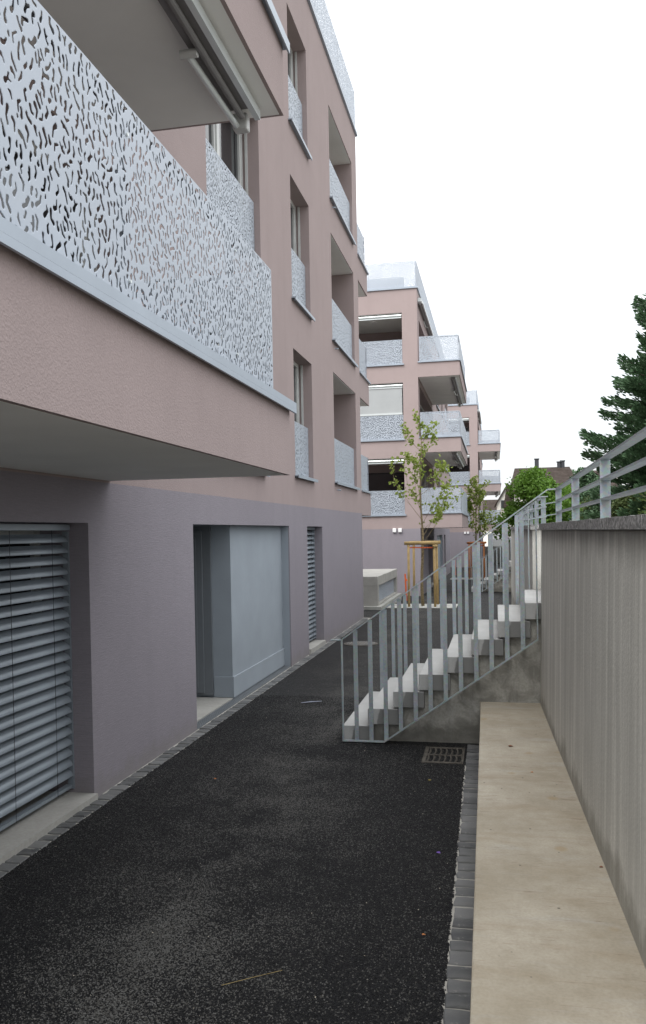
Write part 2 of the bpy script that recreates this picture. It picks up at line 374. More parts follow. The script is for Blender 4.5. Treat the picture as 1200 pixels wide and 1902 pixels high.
class MB:
    """collects faces in world metres; build() links them as one mesh"""
    def __init__(s): s.v = []; s.f = []
    def quad(s, *p):
        n = len(s.v); s.v += [tuple(q) for q in p]; s.f.append(tuple(range(n, n+len(p)))); return s
    def box(s, x0, x1, y0, y1, z0, z1):
        n = len(s.v)
        s.v += [(x0,y0,z0),(x1,y0,z0),(x1,y1,z0),(x0,y1,z0),(x0,y0,z1),(x1,y0,z1),(x1,y1,z1),(x0,y1,z1)]
        s.f += [tuple(n+i for i in q) for q in ((0,3,2,1),(4,5,6,7),(0,1,5,4),(1,2,6,5),(2,3,7,6),(3,0,4,7))]
        return s
    def prism(s, prof, axis, a0, a1):
        """extrude a 2-D profile (counter-clockwise list) along axis 'x' or 'y'"""
        n = len(s.v); k = len(prof)
        for a in (a0, a1):
            for (p, q) in prof: s.v.append((p, a, q) if axis == 'y' else (a, p, q))
        fa = tuple(range(n, n+k)); fb = tuple(range(n+2*k-1, n+k-1, -1))
        if axis == 'x': fa, fb = fa[::-1], fb[::-1]
        s.f += [fa, fb]
        for i in range(k):
            j = (i+1) % k
            q = (n+i, n+k+i, n+k+j, n+j)
            s.f.append(q if axis == 'y' else q[::-1])
        return s
    def bar(s, p0, p1, w, h, up=(0, 0, 1)):
        p0 = Vector(p0); p1 = Vector(p1); d = (p1-p0).normalized(); up = Vector(up)
        if abs(d.dot(up)) > 0.99: up = Vector((0, 1, 0))
        sd = d.cross(up).normalized(); u = sd.cross(d).normalized()
        n = len(s.v)
        for p in (p0, p1):
            for a, b in ((-1,-1),(1,-1),(1,1),(-1,1)):
                s.v.append(tuple(p + sd*(a*w/2) + u*(b*h/2)))
        s.f += [tuple(n+i for i in q) for q in ((0,1,2,3),(7,6,5,4),(0,4,5,1),(1,5,6,2),(2,6,7,3),(3,7,4,0))]
        return s
    def tube(s, pts, rad, n=6, cap=True):
        pts = [Vector(p) for p in pts]; b = len(s.v)
        if isinstance(rad, (int, float)): rad = [rad]*len(pts)
        pu = None
        for i, p in enumerate(pts):
            d = (pts[min(i+1, len(pts)-1)] - pts[max(i-1, 0)]).normalized()
            u = Vector((1, 0, 0)) if abs(d.x) < 0.9 else Vector((0, 1, 0))
            if pu is not None: u = pu
            a = (u - d*u.dot(d)).normalized(); pu = a; c = d.cross(a)
            for k in range(n):
                t = 2*PI*k/n; s.v.append(tuple(p + (a*math.cos(t) + c*math.sin(t))*rad[i]))
        for i in range(len(pts)-1):
            for k in range(n):
                k2 = (k+1) % n
                s.f.append((b+i*n+k, b+i*n+k2, b+(i+1)*n+k2, b+(i+1)*n+k))
        if cap:
            s.f.append(tuple(b+k for k in range(n))[::-1]); e = b+(len(pts)-1)*n
            s.f.append(tuple(e+k for k in range(n)))
        return s
    def wallgrid(s, axis, c, u0, u1, z0, z1, holes, depth=None, sign=1):
        """wall face on plane axis=c with rectangular holes [(u0,u1,z0,z1,depth)]; reveals run inwards (against sign)"""
        us = sorted(set([u0, u1] + [max(u0, min(u1, h[i])) for h in holes for i in (0, 1)]))
        zs = sorted(set([z0, z1] + [max(z0, min(z1, h[i])) for h in holes for i in (2, 3)]))
        P = (lambda u, z, d=0: (c-sign*d, u, z)) if axis == 'x' else (lambda u, z, d=0: (u, c-sign*d, z))
        flip = (axis == 'x') == (sign < 0)
        def q(*p): s.quad(*(p[::-1] if flip else p))
        for a, b in zip(us, us[1:]):
            for e, f in zip(zs, zs[1:]):
                um, zm = (a+b)/2, (e+f)/2
                if any(h[0] < um < h[1] and h[2] < zm < h[3] for h in holes): continue
                q(P(a, e), P(b, e), P(b, f), P(a, f))
        for h in holes:
            a, b, e, f, d = h; e2 = max(e, z0); f2 = min(f, z1)
            if f2 <= e2: continue
            q(P(a, e2), P(a, f2), P(a, f2, d), P(a, e2, d))
            q(P(b, e2, d), P(b, f2, d), P(b, f2), P(b, e2))
            if f <= z1: q(P(a, f), P(b, f), P(b, f, d), P(a, f, d))
            if e >= z0: q(P(a, e, d), P(b, e, d), P(b, e), P(a, e))
        return s
    def mesh(s, name, mat, origin=(0, 0, 0), smooth=False):
        o = Vector(origin)
        me = bpy.data.meshes.new(name); me.from_pydata([tuple(Vector(v)-o) for v in s.v], [], s.f); me.update()
        me.materials.append(mat)
        if smooth: me.shade_smooth()
        return me
    def build(s, name, mat, parent=None, loc=None, smooth=False, bevel=0):
        """loc: world place of the object's own origin (defaults to the parent's)"""
        base = rootloc(parent); w = Vector(loc) if loc is not None else base
        o = bpy.data.objects.new(name, s.mesh(name, mat, w, smooth)); link(o, parent); o.location = w - base
        if bevel:
            b = o.modifiers.new('bevel', 'BEVEL'); b.width = bevel; b.segments = 2; b.limit_method = 'ANGLE'
        return o

def kids(o): return list(o.children)
def copy_tree(o, parent=None, skip=()):
    c = o.copy(); COL.objects.link(c); c.parent = parent
    for ch in kids(o):
        if ch.name.split('.')[0] in skip: continue
        copy_tree(ch, c, skip)
    return c
def grid_ground(y):         # the path is level to the first stairs' far end and falls gently after
    if y < 20: return 0.0
    if y < 33: return -0.42*(y-20)/13
    return -0.42 - 0.0065*(y-33) if y < 70 else -0.66

# ------------------------------------------------------------------ perforated sheet (real holes, marching squares)
_pts = {}
def perforated(name, w, h, res, seed, thick=0.003, margin=0.012, both=True):
    rng = np.random.default_rng(seed)
    nx, ny = max(2, int(round(w/res))), max(2, int(round(h/res))); dx, dy = w/nx, h/ny
    F = np.full((nx+1, ny+1), 1.0, np.float32)
    X = np.arange(nx+1)*dx; Y = np.arange(ny+1)*dy
    GAP = max(0.0095, res*1.25)
    def shape(segs):
        P0 = np.array([q for sg in segs for q in sg[:2]]); lo = P0.min(0)-0.024; hi = P0.max(0)+0.024
        i0, i1 = max(0, int(lo[0]/dx)), min(nx, int(hi[0]/dx)+1); j0, j1 = max(0, int(lo[1]/dy)), min(ny, int(hi[1]/dy)+1)
        if i1 <= i0 or j1 <= j0: return False
        px = X[i0:i1+1][:, None]; py = Y[j0:j1+1][None, :]; D = None
        for a, b, ra, rb in segs:
            d = b-a; L = max(d@d, 1e-9)
            t = np.clip(((px-a[0])*d[0] + (py-a[1])*d[1])/L, 0, 1)
            e = np.hypot(px-a[0]-t*d[0], py-a[1]-t*d[1]) - (ra + (rb-ra)*t)
            D = e if D is None else np.minimum(D, e)
        W = F[i0:i1+1, j0:j1+1]
        if ((D < GAP) & (W < 0)).any(): return False
        F[i0:i1+1, j0:j1+1] = np.minimum(W, D); return True
    # dart throwing on a fine jittered grid: big shapes first, small ones fill the gaps
    for step, lmin, lmax, tries in ((0.046, 0.036, 0.060, 2), (0.034, 0.024, 0.040, 2), (0.034, 0.010, 0.020, 1)):
        gx_, gy_ = np.meshgrid(np.arange(0, w, step), np.arange(0, h, step), indexing='ij')
        C = np.stack([gx_.ravel(), gy_.ravel()], 1); C = np.repeat(C, tries, 0) + rng.uniform(-.4, .4, (len(C)*tries, 2))*step
        rng.shuffle(C)
        for p in C:
            ang = PI/2 + rng.normal(0, 0.55); L = rng.uniform(lmin, lmax); u = np.array([math.cos(ang), math.sin(ang)]); n = np.array([-u[1], u[0]])
            k = rng.choice([-1, 1])*rng.uniform(0.05, 0.32)*L; r = rng.uniform(0.0036, 0.0118, 3); r[1] = min(r[1], 0.0072)
            a = p - u*L/2; m = p + n*k + u*rng.uniform(-.2, .2)*L; b = p + u*L/2
            segs = [(a, m, r[0], r[1]), (m, b, r[1], r[2])]
            if L > 0.034 and rng.random() < 0.3:
                a2 = ang + rng.choice([-1, 1])*rng.uniform(0.7, 1.4); segs.append((m, m + np.array([math.cos(a2), math.sin(a2)])*0.020, r[1], 0.0035))
            shape(segs)
    F = np.maximum(F, -0.02)
    mxx = np.minimum(X, w-X)[:, None]; myy = np.minimum(Y, h-Y)[None, :]
    F = np.where((mxx < margin) | (myy < margin), np.maximum(F, 0.004), F)
    F[np.abs(F) < 2e-4] = 2e-4
    S = F > 0                                    # solid
    nC = (nx+1)*(ny+1)
    cid = np.arange(nC).reshape(nx+1, ny+1)
    def cross(Fa, Fb): return Fa/(Fa-Fb)
    with np.errstate(all='ignore'):
        th = cross(F[:-1, :], F[1:, :]); tv = cross(F[:, :-1], F[:, 1:])
    hid = nC + np.arange(nx*(ny+1)).reshape(nx, ny+1); vid = nC + nx*(ny+1) + np.arange((nx+1)*ny).reshape(nx+1, ny)
    gx = np.broadcast_to(X[:, None], (nx+1, ny+1)); gy = np.broadcast_to(Y[None, :], (nx+1, ny+1))
    hx = X[:-1][:, None] + np.clip(np.nan_to_num(th), 0, 1)*dx; hy = np.broadcast_to(Y[None, :], (nx, ny+1))
    vx = np.broadcast_to(X[:, None], (nx+1, ny)); vy = Y[:-1][None, :] + np.clip(np.nan_to_num(tv), 0, 1)*dy
    V = np.stack([np.concatenate([gx.ravel(), hx.ravel(), vx.ravel()]), np.concatenate([gy.ravel(), hy.ravel(), vy.ravel()])], 1)
    code = S[:-1, :-1]*1 + S[1:, :-1]*2 + S[1:, 1:]*4 + S[:-1, 1:]*8
    # corner ids c0..c3 (ccw) and edge ids e0 bottom, e1 right, e2 top, e3 left
    T = {'0': cid[:-1, :-1], '1': cid[1:, :-1], '2': cid[1:, 1:], '3': cid[:-1, 1:],
         'a': hid[:, :-1], 'b': vid[1:, :], 'c': hid[:, 1:], 'd': vid[:-1, :]}
    cases = {1: ['0ad'], 2: ['1ba'], 3: ['01bd'], 4: ['2cb'], 5: ['0ad', '2cb'], 6: ['12ca'], 7: ['012cd'], 8: ['3dc'],
             9: ['0ac3'], 10: ['1ba', '3dc'], 11: ['01bc3'], 12: ['23db'], 13: ['0ab23'], 14: ['123da'], 15: ['0123']}
    loops = []; sizes = []; walls = []
    for k, polys in cases.items():
        msk = code == k
        if not msk.any(): continue
        for pl in polys:
            arr = np.stack([T[ch][msk] for ch in pl], 1)
            loops.append(arr.ravel()); sizes.append(np.full(len(arr), len(pl)))
            L = len(pl)
            for q in range(L):
                if pl[q] in 'abcd' and pl[(q+1) % L] in 'abcd': walls.append(arr[:, [q, (q+1) % L]])
    loops = np.concatenate(loops); sizes = np.concatenate(sizes); walls = np.concatenate(walls)
    used, inv = np.unique(loops, return_inverse=True); V = V[used]; nv = len(V)
    remap = np.zeros(nC + nx*(ny+1) + (nx+1)*ny, int); remap[used] = np.arange(nv); walls = remap[walls]
    co = np.zeros((nv, 3)); co[:, 0] = V[:, 0]; co[:, 2] = V[:, 1]
    cb = co.copy(); cb[:, 1] = thick
    if both:
        # back sheet: reverse every loop
        starts = np.concatenate([[0], np.cumsum(sizes)[:-1]])
        rev = np.empty_like(inv)
        for sz in np.unique(sizes):
            st = starts[sizes == sz]; idx = st[:, None] + np.arange(sz)[None, :]
            rev[idx] = inv[idx[:, ::-1]]
        wl = np.stack([walls[:, 1], walls[:, 0], walls[:, 0]+nv, walls[:, 1]+nv], 1).ravel()
        co = np.concatenate([co, cb]); inv = np.concatenate([inv, rev+nv, wl]); sizes = np.concatenate([sizes, sizes, np.full(len(walls), 4)])
    me = bpy.data.meshes.new(name)
    me.vertices.add(len(co)); me.vertices.foreach_set('co', co.astype(np.float32).ravel())
    me.loops.add(len(inv)); me.loops.foreach_set('vertex_index', inv.astype(np.int32))
    me.polygons.add(len(sizes)); me.polygons.foreach_set('loop_start', np.concatenate([[0], np.cumsum(sizes)[:-1]]).astype(np.int32))
    me.update(calc_edges=True); me.validate(); me.materials.append(M['sheet'])
    return me
PANEL = {}
def panel_mesh(w, h, res, seed=1):
    k = (round(w, 2), round(h, 2), res)
    if k not in PANEL: PANEL[k] = perforated('perforated_panel', w, h, res, seed + len(PANEL))
    return PANEL[k]
def put_panel(me, world_loc, rz, parent, name='perforated_panel'):
    o = bpy.data.objects.new(name, me); link(o, parent); o.location = Vector(world_loc) - rootloc(parent); o.rotation_euler.z = rz
    return o

# ------------------------------------------------------------------ ground
g = MB()
g.quad((-900, -300, -0.75), (900, -300, -0.75), (900, 1500, -0.75), (-900, 1500, -0.75))
tag(g.build('ground', M['terrain']), kind='structure')
# asphalt path with ragged edges against the cobbles; falls away after 20 m
def ragged(y, amp, s): return amp*(math.sin(y*41+s)*0.5 + math.sin(y*97+s*3)*0.3 + random.uniform(-0.6, 0.6))
vs, fs = [], []
ys = [-6 + i*0.5 for i in range(14)] + [1 + i*0.02 for i in range(1000)] + [21 + i*0.5 for i in range(140)]
for i, y in enumerate(ys):
    z = grid_ground(y) + 0.012
    xl = -3.085 + ragged(y, 0.008, 1) if y < 20.3 else -30
    xr = (-0.309 + 0.0105*(8.4-y) + ragged(y, 0.007, 2)) if y < 7.66 else ((-0.15 if y < 10.3 else 0.5) if y < 22.6 else 2.0)
    vs += [(xl, y, z), (xl*0.67+xr*0.33, y, z), (xl*0.33+xr*0.67, y, z), (xr, y, z)]
    if i:
        b = 4*i
        for k in range(3): fs.append((b-4+k, b-3+k, b+1+k, b+k))
me = bpy.data.meshes.new('path'); me.from_pydata(vs, [], fs); me.update(); me.materials.append(M['asphalt'])
path = bpy.data.objects.new('path', me); link(path); tag(path, kind='structure')
def SH(y): return 0.0105*(8.4-y)        # the bench and its cobbles run very slightly askew to the path
# loose-grained surface of the near asphalt: countless small stones, instanced on the sheet
def aggregate():
    t = NT('bitumen_coated_stone')
    oi = t.n('ShaderNodeObjectInfo'); rnd = oi.outputs['Random']; loc = oi.outputs['Location']
    ln = t.noise(0.9, 6, 0.62, vec=loc); ln2 = t.noise(3.0, 5, 0.6, vec=loc)
    sx = t.n('ShaderNodeSeparateXYZ'); t.link(loc, sx.inputs[0])
    bx = t.math('ABSOLUTE', t.math('ADD', t.math('ADD', sx.outputs[0], t.math('MULTIPLY', sx.outputs[1], 0.02)), 1.62))
    band = t.ramp(bx, [(0.05, 1.0), (0.5, 0.5), (1.3, 0.10)])
    dust = t.math('MULTIPLY', t.ramp(t.math('ADD', t.math('MULTIPLY', ln, 0.65), t.math('MULTIPLY', ln2, 0.35)), [(0.40, 0.0), (0.62, 1.0)]), band)
    k = t.mix(rnd, (0.0035, 0.0037, 0.0045), (0.011, 0.011, 0.0125))
    r2 = t.math('FRACT', t.math('MULTIPLY', rnd, 37.7))
    dust_pale = t.ramp(t.math('ADD', r2, t.math('MULTIPLY', dust, 0.8)), [(0.90, 0.0), (1.7, 1.0)])  # dusty stones are paler, plus a few at random
    k = t.mix(dust_pale, k, (0.112, 0.110, 0.105))
    r3 = t.math('FRACT', t.math('MULTIPLY', rnd, 91.3))
    k = t.mix(t.ramp(r3, [(0.994, 0.0), (0.997, 1.0)]), k, (0.19, 0.18, 0.165))
    t.col(k).rough(0.5, spec=0.22)
    sm = MB(); rr = random.Random(9)
    top = [(math.cos(2*PI*q/5)*rr.uniform(.75, 1.1), math.sin(2*PI*q/5)*rr.uniform(.75, 1.1)) for q in range(5)]
    sm.v = [(x, y, -0.5) for x, y in top] + [(x*.8, y*.8, 0.35) for x, y in top] + [(0.1, 0.05, 0.62)]
    sm.f = [(q, (q+1) % 5, 5+(q+1) % 5, 5+q) for q in range(5)] + [(5+q, 5+(q+1) % 5, 10) for q in range(5)]
    stone = bpy.data.meshes.new('asphalt_stone'); stone.from_pydata(sm.v, [], sm.f); stone.update(); stone.materials.append(t.m)
    rng = np.random.default_rng(5)
    n = 230000
    y = 2.1 + 8.5*rng.random(n)**1.25; xl, xr = -3.085, -0.309 + 0.0105*(8.4-y)
    x = xl + (xr-xl)*rng.random(n) + rng.normal(0, 0.004, n)
    keep = ~((y > 7.64) & (x > -0.73)) & ~((y > 8.28) & (x > -1.6)); x, y = x[keep], y[keep]; n = len(x)
    pm = bpy.data.meshes.new('asphalt_grain'); pm.vertices.add(n)
    pm.vertices.foreach_set('co', np.stack([x, y, np.full(n, 0.0125)], 1).astype(np.float32).ravel()); pm.update()
    a = pm.attributes.new('sc', 'FLOAT', 'POINT'); a.data.foreach_set('value', (rng.uniform(0.0026, 0.0056, n)).astype(np.float32))
    rv = np.stack([rng.uniform(-.5, .5, n), rng.uniform(-.5, .5, n), rng.uniform(0, 6.28, n)], 1).astype(np.float32)
    a = pm.attributes.new('ro', 'FLOAT_VECTOR', 'POINT'); a.data.foreach_set('vector', rv.ravel())
    o = bpy.data.objects.new('asphalt_grain', pm); link(o); tag(o, kind='stuff')
    so = bpy.data.objects.new('asphalt_stone', stone)
    ng = bpy.data.node_groups.new('asphalt_grain', 'GeometryNodeTree')
    ng.interface.new_socket('Geometry', in_out='INPUT', socket_type='NodeSocketGeometry'); ng.interface.new_socket('Geometry', in_out='OUTPUT', socket_type='NodeSocketGeometry')
    gi = ng.nodes.new('NodeGroupInput'); go = ng.nodes.new('NodeGroupOutput'); ip = ng.nodes.new('GeometryNodeInstanceOnPoints')
    ob = ng.nodes.new('GeometryNodeObjectInfo'); ob.inputs['Object'].default_value = so; ob.transform_space = 'ORIGINAL'
    a1 = ng.nodes.new('GeometryNodeInputNamedAttribute'); a1.data_type = 'FLOAT'; a1.inputs[0].default_value = 'sc'
    a2 = ng.nodes.new('GeometryNodeInputNamedAttribute'); a2.data_type = 'FLOAT_VECTOR'; a2.inputs[0].default_value = 'ro'
    ng.links.new(gi.outputs[0], ip.inputs['Points']); ng.links.new(ob.outputs['Geometry'], ip.inputs['Instance'])
    ng.links.new(a2.outputs[0], ip.inputs['Rotation']); ng.links.new(a1.outputs[0], ip.inputs['Scale'])
    ng.links.new(ip.outputs[0], go.inputs[0])
    md_ = o.modifiers.new('grain', 'NODES'); md_.node_group = ng
aggregate()
# mortar beds under the two cobble strips
strip_w = MB().box(-3.235, -3.05, -1.5, 20.45, -0.1, 0.0108).build('wall_side_kerb_strip', M['mortar']); tag(strip_w, kind='structure')
strip_b = MB(); strip_b.v = [(-0.335+SH(1.5), 1.5, -0.1), (-0.12+SH(1.5), 1.5, -0.1), (-0.16, 8.34, -0.1), (-0.335, 8.34, -0.1), (-0.335+SH(1.5), 1.5, 0.0108), (-0.12+SH(1.5), 1.5, 0.0108), (-0.16, 8.34, 0.0108), (-0.335, 8.34, 0.0108)]; strip_b.f = [(4,5,6,7), (0,1,5,4), (1,2,6,5), (2,3,7,6), (3,0,4,7)]; strip_b = strip_b.build('bench_side_kerb_strip', M['mortar']); tag(strip_b, kind='structure')
# cobbles: eight split-stone shapes
def cobble_mesh(i):
    rr = random.Random(100+i); a, b = 0.058, 0.062
    m = MB(); n = 8; ring = []
    base = [(-a,-b),(0,-b),(a,-b),(a,0),(a,b),(0,b),(-a,b),(-a,0)]
    jit = [(x + rr.uniform(-.007, .007), y + rr.uniform(-.007, .007)) for x, y in base]
    for z, k in ((-0.05, 1.0), (0.012, 1.0), (0.0175, 0.92)):
        ring.append([(x*k, y*k, z + (rr.uniform(-.003, .004) if z > 0.013 else 0)) for x, y in jit])
    m.v = [p for r_ in ring for p in r_] + [(rr.uniform(-.01, .01), rr.uniform(-.01, .01), 0.0185 + rr.uniform(-.003, .003))]
    for l in range(2):
        for k in range(n): m.f.append((l*n+k, l*n+(k+1) % n, (l+1)*n+(k+1) % n, (l+1)*n+k))
    for k in range(n): m.f.append((2*n+k, 2*n+(k+1) % n, 3*n))
    return m.mesh('cobble', M['cobble'])
CM = [cobble_mesh(i) for i in range(8)]
def cobbles(strip, x, y0, y1, wid, sk=0.0):
    y = y0
    while y < y1:
        L = random.uniform(0.112, 0.142)
        o = bpy.data.objects.new('cobblestone', random.choice(CM)); link(o, strip)
        o.location = (x + sk*(8.4-y) + random.uniform(-.005, .005), y + L/2, grid_ground(y) + random.uniform(-.001, .005))
        o.rotation_euler = (random.uniform(-.03, .03), random.uniform(-.04, .04), random.uniform(-.05, .05) + random.choice((0, PI)))
        o.scale = (wid/0.116, (L-0.019)/0.124, 1)
        y += L
cobbles(strip_w, -3.150, 3.9, 20.4, 0.125)
cobbles(strip_b, -0.240, 1.6, 8.32, 0.128, 0.0112)

# ------------------------------------------------------------------ apartment building (built once, copied twice)
FX = -3.23; Y0, Y1 = -0.8, 20.43; XB = -17.0
LV = [3.09, 6.02, 8.93]                       # sill of each storey above the plinth
ROOF = 11.88
def building():
    B = empty('apartment_building', (FX, Y0, 0), 'nearest pink apartment block, on a mauve ground floor with a half-closed venetian blind', 'building', 'pink apartment blocks in a row')
    # -- openings on the path side
    small = (13.46, 14.87); wide = (9.30, 11.58); logg = (16.95, 19.75); near = (-0.1, 7.15)
    tops = [5.21, 8.07, 10.86]; ltops = [5.46, 8.32, 10.93]
    holes = []
    for i in range(3):
        holes += [(*small, LV[i], tops[i], 0.32), (*wide, LV[i]-0.1, tops[i], 0.32), (*logg, LV[i]+0.08, ltops[i], 1.75), (*near, LV[i]+0.1, ltops[i]-0.1, 0.47)]
    fl = [( -7.3, -3.82, LV[i]+0.05, [5.36, 8.28, 10.98][i], 3.0) for i in range(3)]
    w = MB()
    w.wallgrid('x', FX, Y0, Y1, 2.605, ROOF, holes)
    w.wallgrid('y', Y0, XB, FX, 2.605, ROOF, fl, sign=-1)
    w.quad((FX, Y1, 2.605), (XB, Y1, 2.605), (XB, Y1, ROOF), (FX, Y1, ROOF)); w.quad((XB, Y1, 2.605), (XB, Y0, 2.605), (XB, Y0, ROOF), (XB, Y1, ROOF))
    # back walls of the loggias in plaster above the glazing
    w.build('wall', M['pink'], B)
    blind = (2.9, 6.23); door = (8.62, 12.95); slit = (14.25, 15.55)
    p = MB()
    p.wallgrid('x', FX, Y0, Y1, -1.0, 2.605, [(*blind, 0.06, 2.262, 0.55), (*slit, 0.06, 2.262, 0.45), (door[0], door[1], -1.0, 2.266, 0.02)])
    p.quad((XB, Y0, -1), (FX, Y0, -1), (FX, Y0, 2.605), (XB, Y0, 2.605)); p.quad((FX, Y1, -1), (XB, Y1, -1), (XB, Y1, 2.605), (FX, Y1, 2.605))
    p.build('plinth', M['purple'], B)
    MB().box(XB, FX-0.002, Y0+0.002, Y1-0.002, ROOF-0.3, ROOF-0.01).build('roof', M['soffit'], B)
    # -- roof edge: metal cap and perforated railing panels on all sides
    c = MB(); c.box(FX-0.3, FX+0.05, Y0-0.05, Y1+0.05, ROOF, ROOF+0.07); c.box(XB, FX-0.302, Y0-0.05, Y0+0.3, ROOF, ROOF+0.07); c.box(XB, FX-0.302, Y1-0.3, Y1+0.05, ROOF, ROOF+0.07)
    c.build('roof_cap', M['cap'], B)
    n = 9; L = (Y1-Y0)/n; pm = panel_mesh(L-0.004, 0.98, 0.0085)
    zb = ROOF+0.075
    for k in range(n): put_panel(pm, (FX+0.0, Y0+k*L, zb), PI/2, B, 'roof_railing_panel')
    nf = 6; Lf = (FX-XB)/nf; pf = panel_mesh(Lf-0.004, 0.98, 0.0085)
    for k in range(nf):
        put_panel(pf, (XB+k*Lf, Y0+0.0, zb), 0, B, 'roof_railing_panel'); put_panel(pf, (XB+(k+1)*Lf, Y1-0.0, zb), PI, B, 'roof_railing_panel')
    for k in range(n): put_panel(pm, (XB+3.0, Y0+(k+1)*L, zb), -PI/2, B, 'roof_railing_panel')
    for yy in (Y0+0.05, Y1-0.05):
        for k in range(1, nf+1): MB().box(XB+k*Lf-0.05, XB+k*Lf-0.01, yy-0.012, yy+0.012, ROOF+0.071, zb+0.95).build('roof_railing_post', M['cap'], B)
    for k in range(1, n): MB().box(FX-0.06, FX-0.02, Y0+k*L-0.02, Y0+k*L+0.02, ROOF+0.071, zb+0.95).build('roof_railing_post', M['cap'], B)
    # inner, lower screen on the roof terrace (seen through the front railing)
    s_ = panel_mesh(3.3, 0.58, 0.012)
    for k in range(4): put_panel(s_, (FX-0.55-3.3*(k+1), Y0+0.75, ROOF+0.12), 0, B, 'roof_screen')
    MB().box(FX-13.7, FX-0.56, Y0+0.80, Y0+0.86, ROOF+0.02, ROOF+0.66).build('roof_screen_back', M['frame'], B)
    # -- windows with their own frame, pane, sill and perforated guard
    def window(y0, y1, z0, z1, guard=True, dep=0.30, split=True, ex=0.05):
        x = FX - dep
        f = MB(); fw = 0.07
        f.box(x, x+0.06, y0, y0+fw, z0, z1); f.box(x, x+0.06, y1-fw, y1, z0, z1); f.box(x, x+0.06, y0+fw, y1-fw, z1-fw, z1); f.box(x, x+0.06, y0+fw, y1-fw, z0, z0+0.06)
        ym = (y0+y1)/2
        if split:
            f.box(x+0.01, x+0.075, ym-0.05, ym+0.05, z0+0.06, z1-fw)
            for a, b in ((y0+fw, ym-0.05), (ym+0.05, y1-fw)):
                f.box(x+0.005, x+0.05, a, a+0.05, z0+0.06, z1-fw); f.box(x+0.005, x+0.05, b-0.05, b, z0+0.06, z1-fw)
        wd = f.build('window', M['frame'], B)
        MB().quad((x+0.02, y0+0.02, z0+0.02), (x+0.02, y1-0.02, z0+0.02), (x+0.02, y1-0.02, z1-0.02), (x+0.02, y0+0.02, z1-0.02)).build('pane', M['glass'], wd)
        for q0, q1 in ((y1-0.03, y1-0.004), (y0+0.004, y0+0.03)): MB().box(x+0.10, x+0.135, q0, q1, z0+0.05, z1-0.01).build('blind_guide', M['frame'], wd)
        if guard:
            sl = MB(); sl.box(x+0.062, FX+0.075, y0+0.004, y1-0.004, z0, z0+0.022); sl.box(FX+0.002, FX+0.075, y0-ex, y0+0.003, z0, z0+0.022); sl.box(FX+0.002, FX+0.075, y1-0.003, y1+ex, z0, z0+0.022)
            sl.box(FX+0.06, FX+0.075, y0-ex, y1+ex, z0-0.028, z0-0.0005)
            sl.build('window_sill', M['cap'], wd)
            MB().box(FX+0.003, FX+0.058, y0-0.05, y0-0.046, z0-0.03, z0-0.001).build('sill_end', M['darkmetal'], wd)
            put_panel(panel_mesh(y1-y0-0.03, 0.93, 0.0075), (FX-0.085, y0+0.015, z0+0.03), PI/2, wd)
        return wd
    for i in range(3):
        window(*small, LV[i], tops[i]); window(*wide, LV[i]-0.1, tops[i], ex=0.01)
        window(near[0], near[1], LV[i]+0.1, ltops[i]-0.1, guard=False, dep=0.46)
        # loggia: glazed back, ceiling, guard panel, cap
        y0, y1 = logg; z0, z1 = LV[i]+0.08, ltops[i]; xb = FX-1.75
        lg = MB(); lg.box(xb-0.1, xb-0.002, y0-0.02, y1+0.02, z0-0.1, z1+0.1); lg = lg.build('loggia', M['pink'], B)
        MB().box(xb, FX-0.02, y0+0.003, y1-0.003, z1-0.012, z1-0.003).build('ceiling', M['soffit'], lg)
        fr = MB()
        for a in (y0+0.3, y0+1.35, y0+2.4): fr.box(xb, xb+0.06, a, a+0.08, z0+0.02, z1-0.25)
        fr.box(xb, xb+0.06, y0+0.38, y0+2.4, z1-0.33, z1-0.25); fr.build('window_frame', M['frame'], lg)
        MB().quad((xb+0.02, y0+0.3, z0+0.02), (xb+0.02, y0+2.48, z0+0.02), (xb+0.02, y0+2.48, z1-0.25), (xb+0.02, y0+0.3, z1-0.25)).build('pane', M['glass'], lg)
        sl = MB(); sl.box(FX-0.12, FX+0.075, y0+0.004, y1-0.004, z0+0.001, z0+0.025); sl.box(FX+0.002, FX+0.075, y0-0.05, y0+0.003, z0, z0+0.025); sl.box(FX+0.002, FX+0.075, y1-0.003, y1+0.05, z0, z0+0.025)
        sl.box(FX+0.06, FX+0.075, y0-0.05, y1+0.05, z0-0.03, z0-0.0005); sl.build('cap', M['cap'], lg)
        MB().box(FX+0.003, FX+0.058, y0-0.05, y0-0.046, z0-0.03, z0-0.001).build('cap_end', M['darkmetal'], lg)
        MB().tube([(FX+0.02, y0+0.12, z0-0.14), (FX+0.10, y0+0.12, z0-0.15)], 0.014, 8).build('overflow_spout', M['cap'], lg)
        put_panel(panel_mesh(y1-y0-0.03, 0.93, 0.0075), (FX-0.06, y0+0.015, z0+0.03), PI/2, lg)
    # -- front loggias (facing the previous block)
    for i, (x0, x1, z0, z1, d) in enumerate(fl):
        lg = MB().box(x0-0.05, x1+0.05, Y0+3.0, Y0+3.1, z0-0.1, z1+0.1).build('front_loggia', M['pink'], B)
        MB().box(x0+0.003, x1-0.003, Y0+0.15, Y0+2.99, z0+0.003, z0+0.03).build('floor_slab', M['lightconc'], lg)
        MB().box(x0+0.003, x1-0.003, Y0+0.02, Y0+2.99, z1-0.012, z1-0.003).build('ceiling', M['soffit'], lg)
        MB().tube([((x0+x1)/2+0.5, Y0+1.1, z1-0.012), ((x0+x1)/2+0.5, Y0+1.1, z1-0.06)], 0.14, 14).build('ceiling_lamp', M['white'], lg)
        MB().quad((x0+0.2, Y0+2.98, z0+0.04), (x1-0.2, Y0+2.98, z0+0.04), (x1-0.2, Y0+2.98, z1-0.35), (x0+0.2, Y0+2.98, z1-0.35)).build('pane', M['glass'], lg)
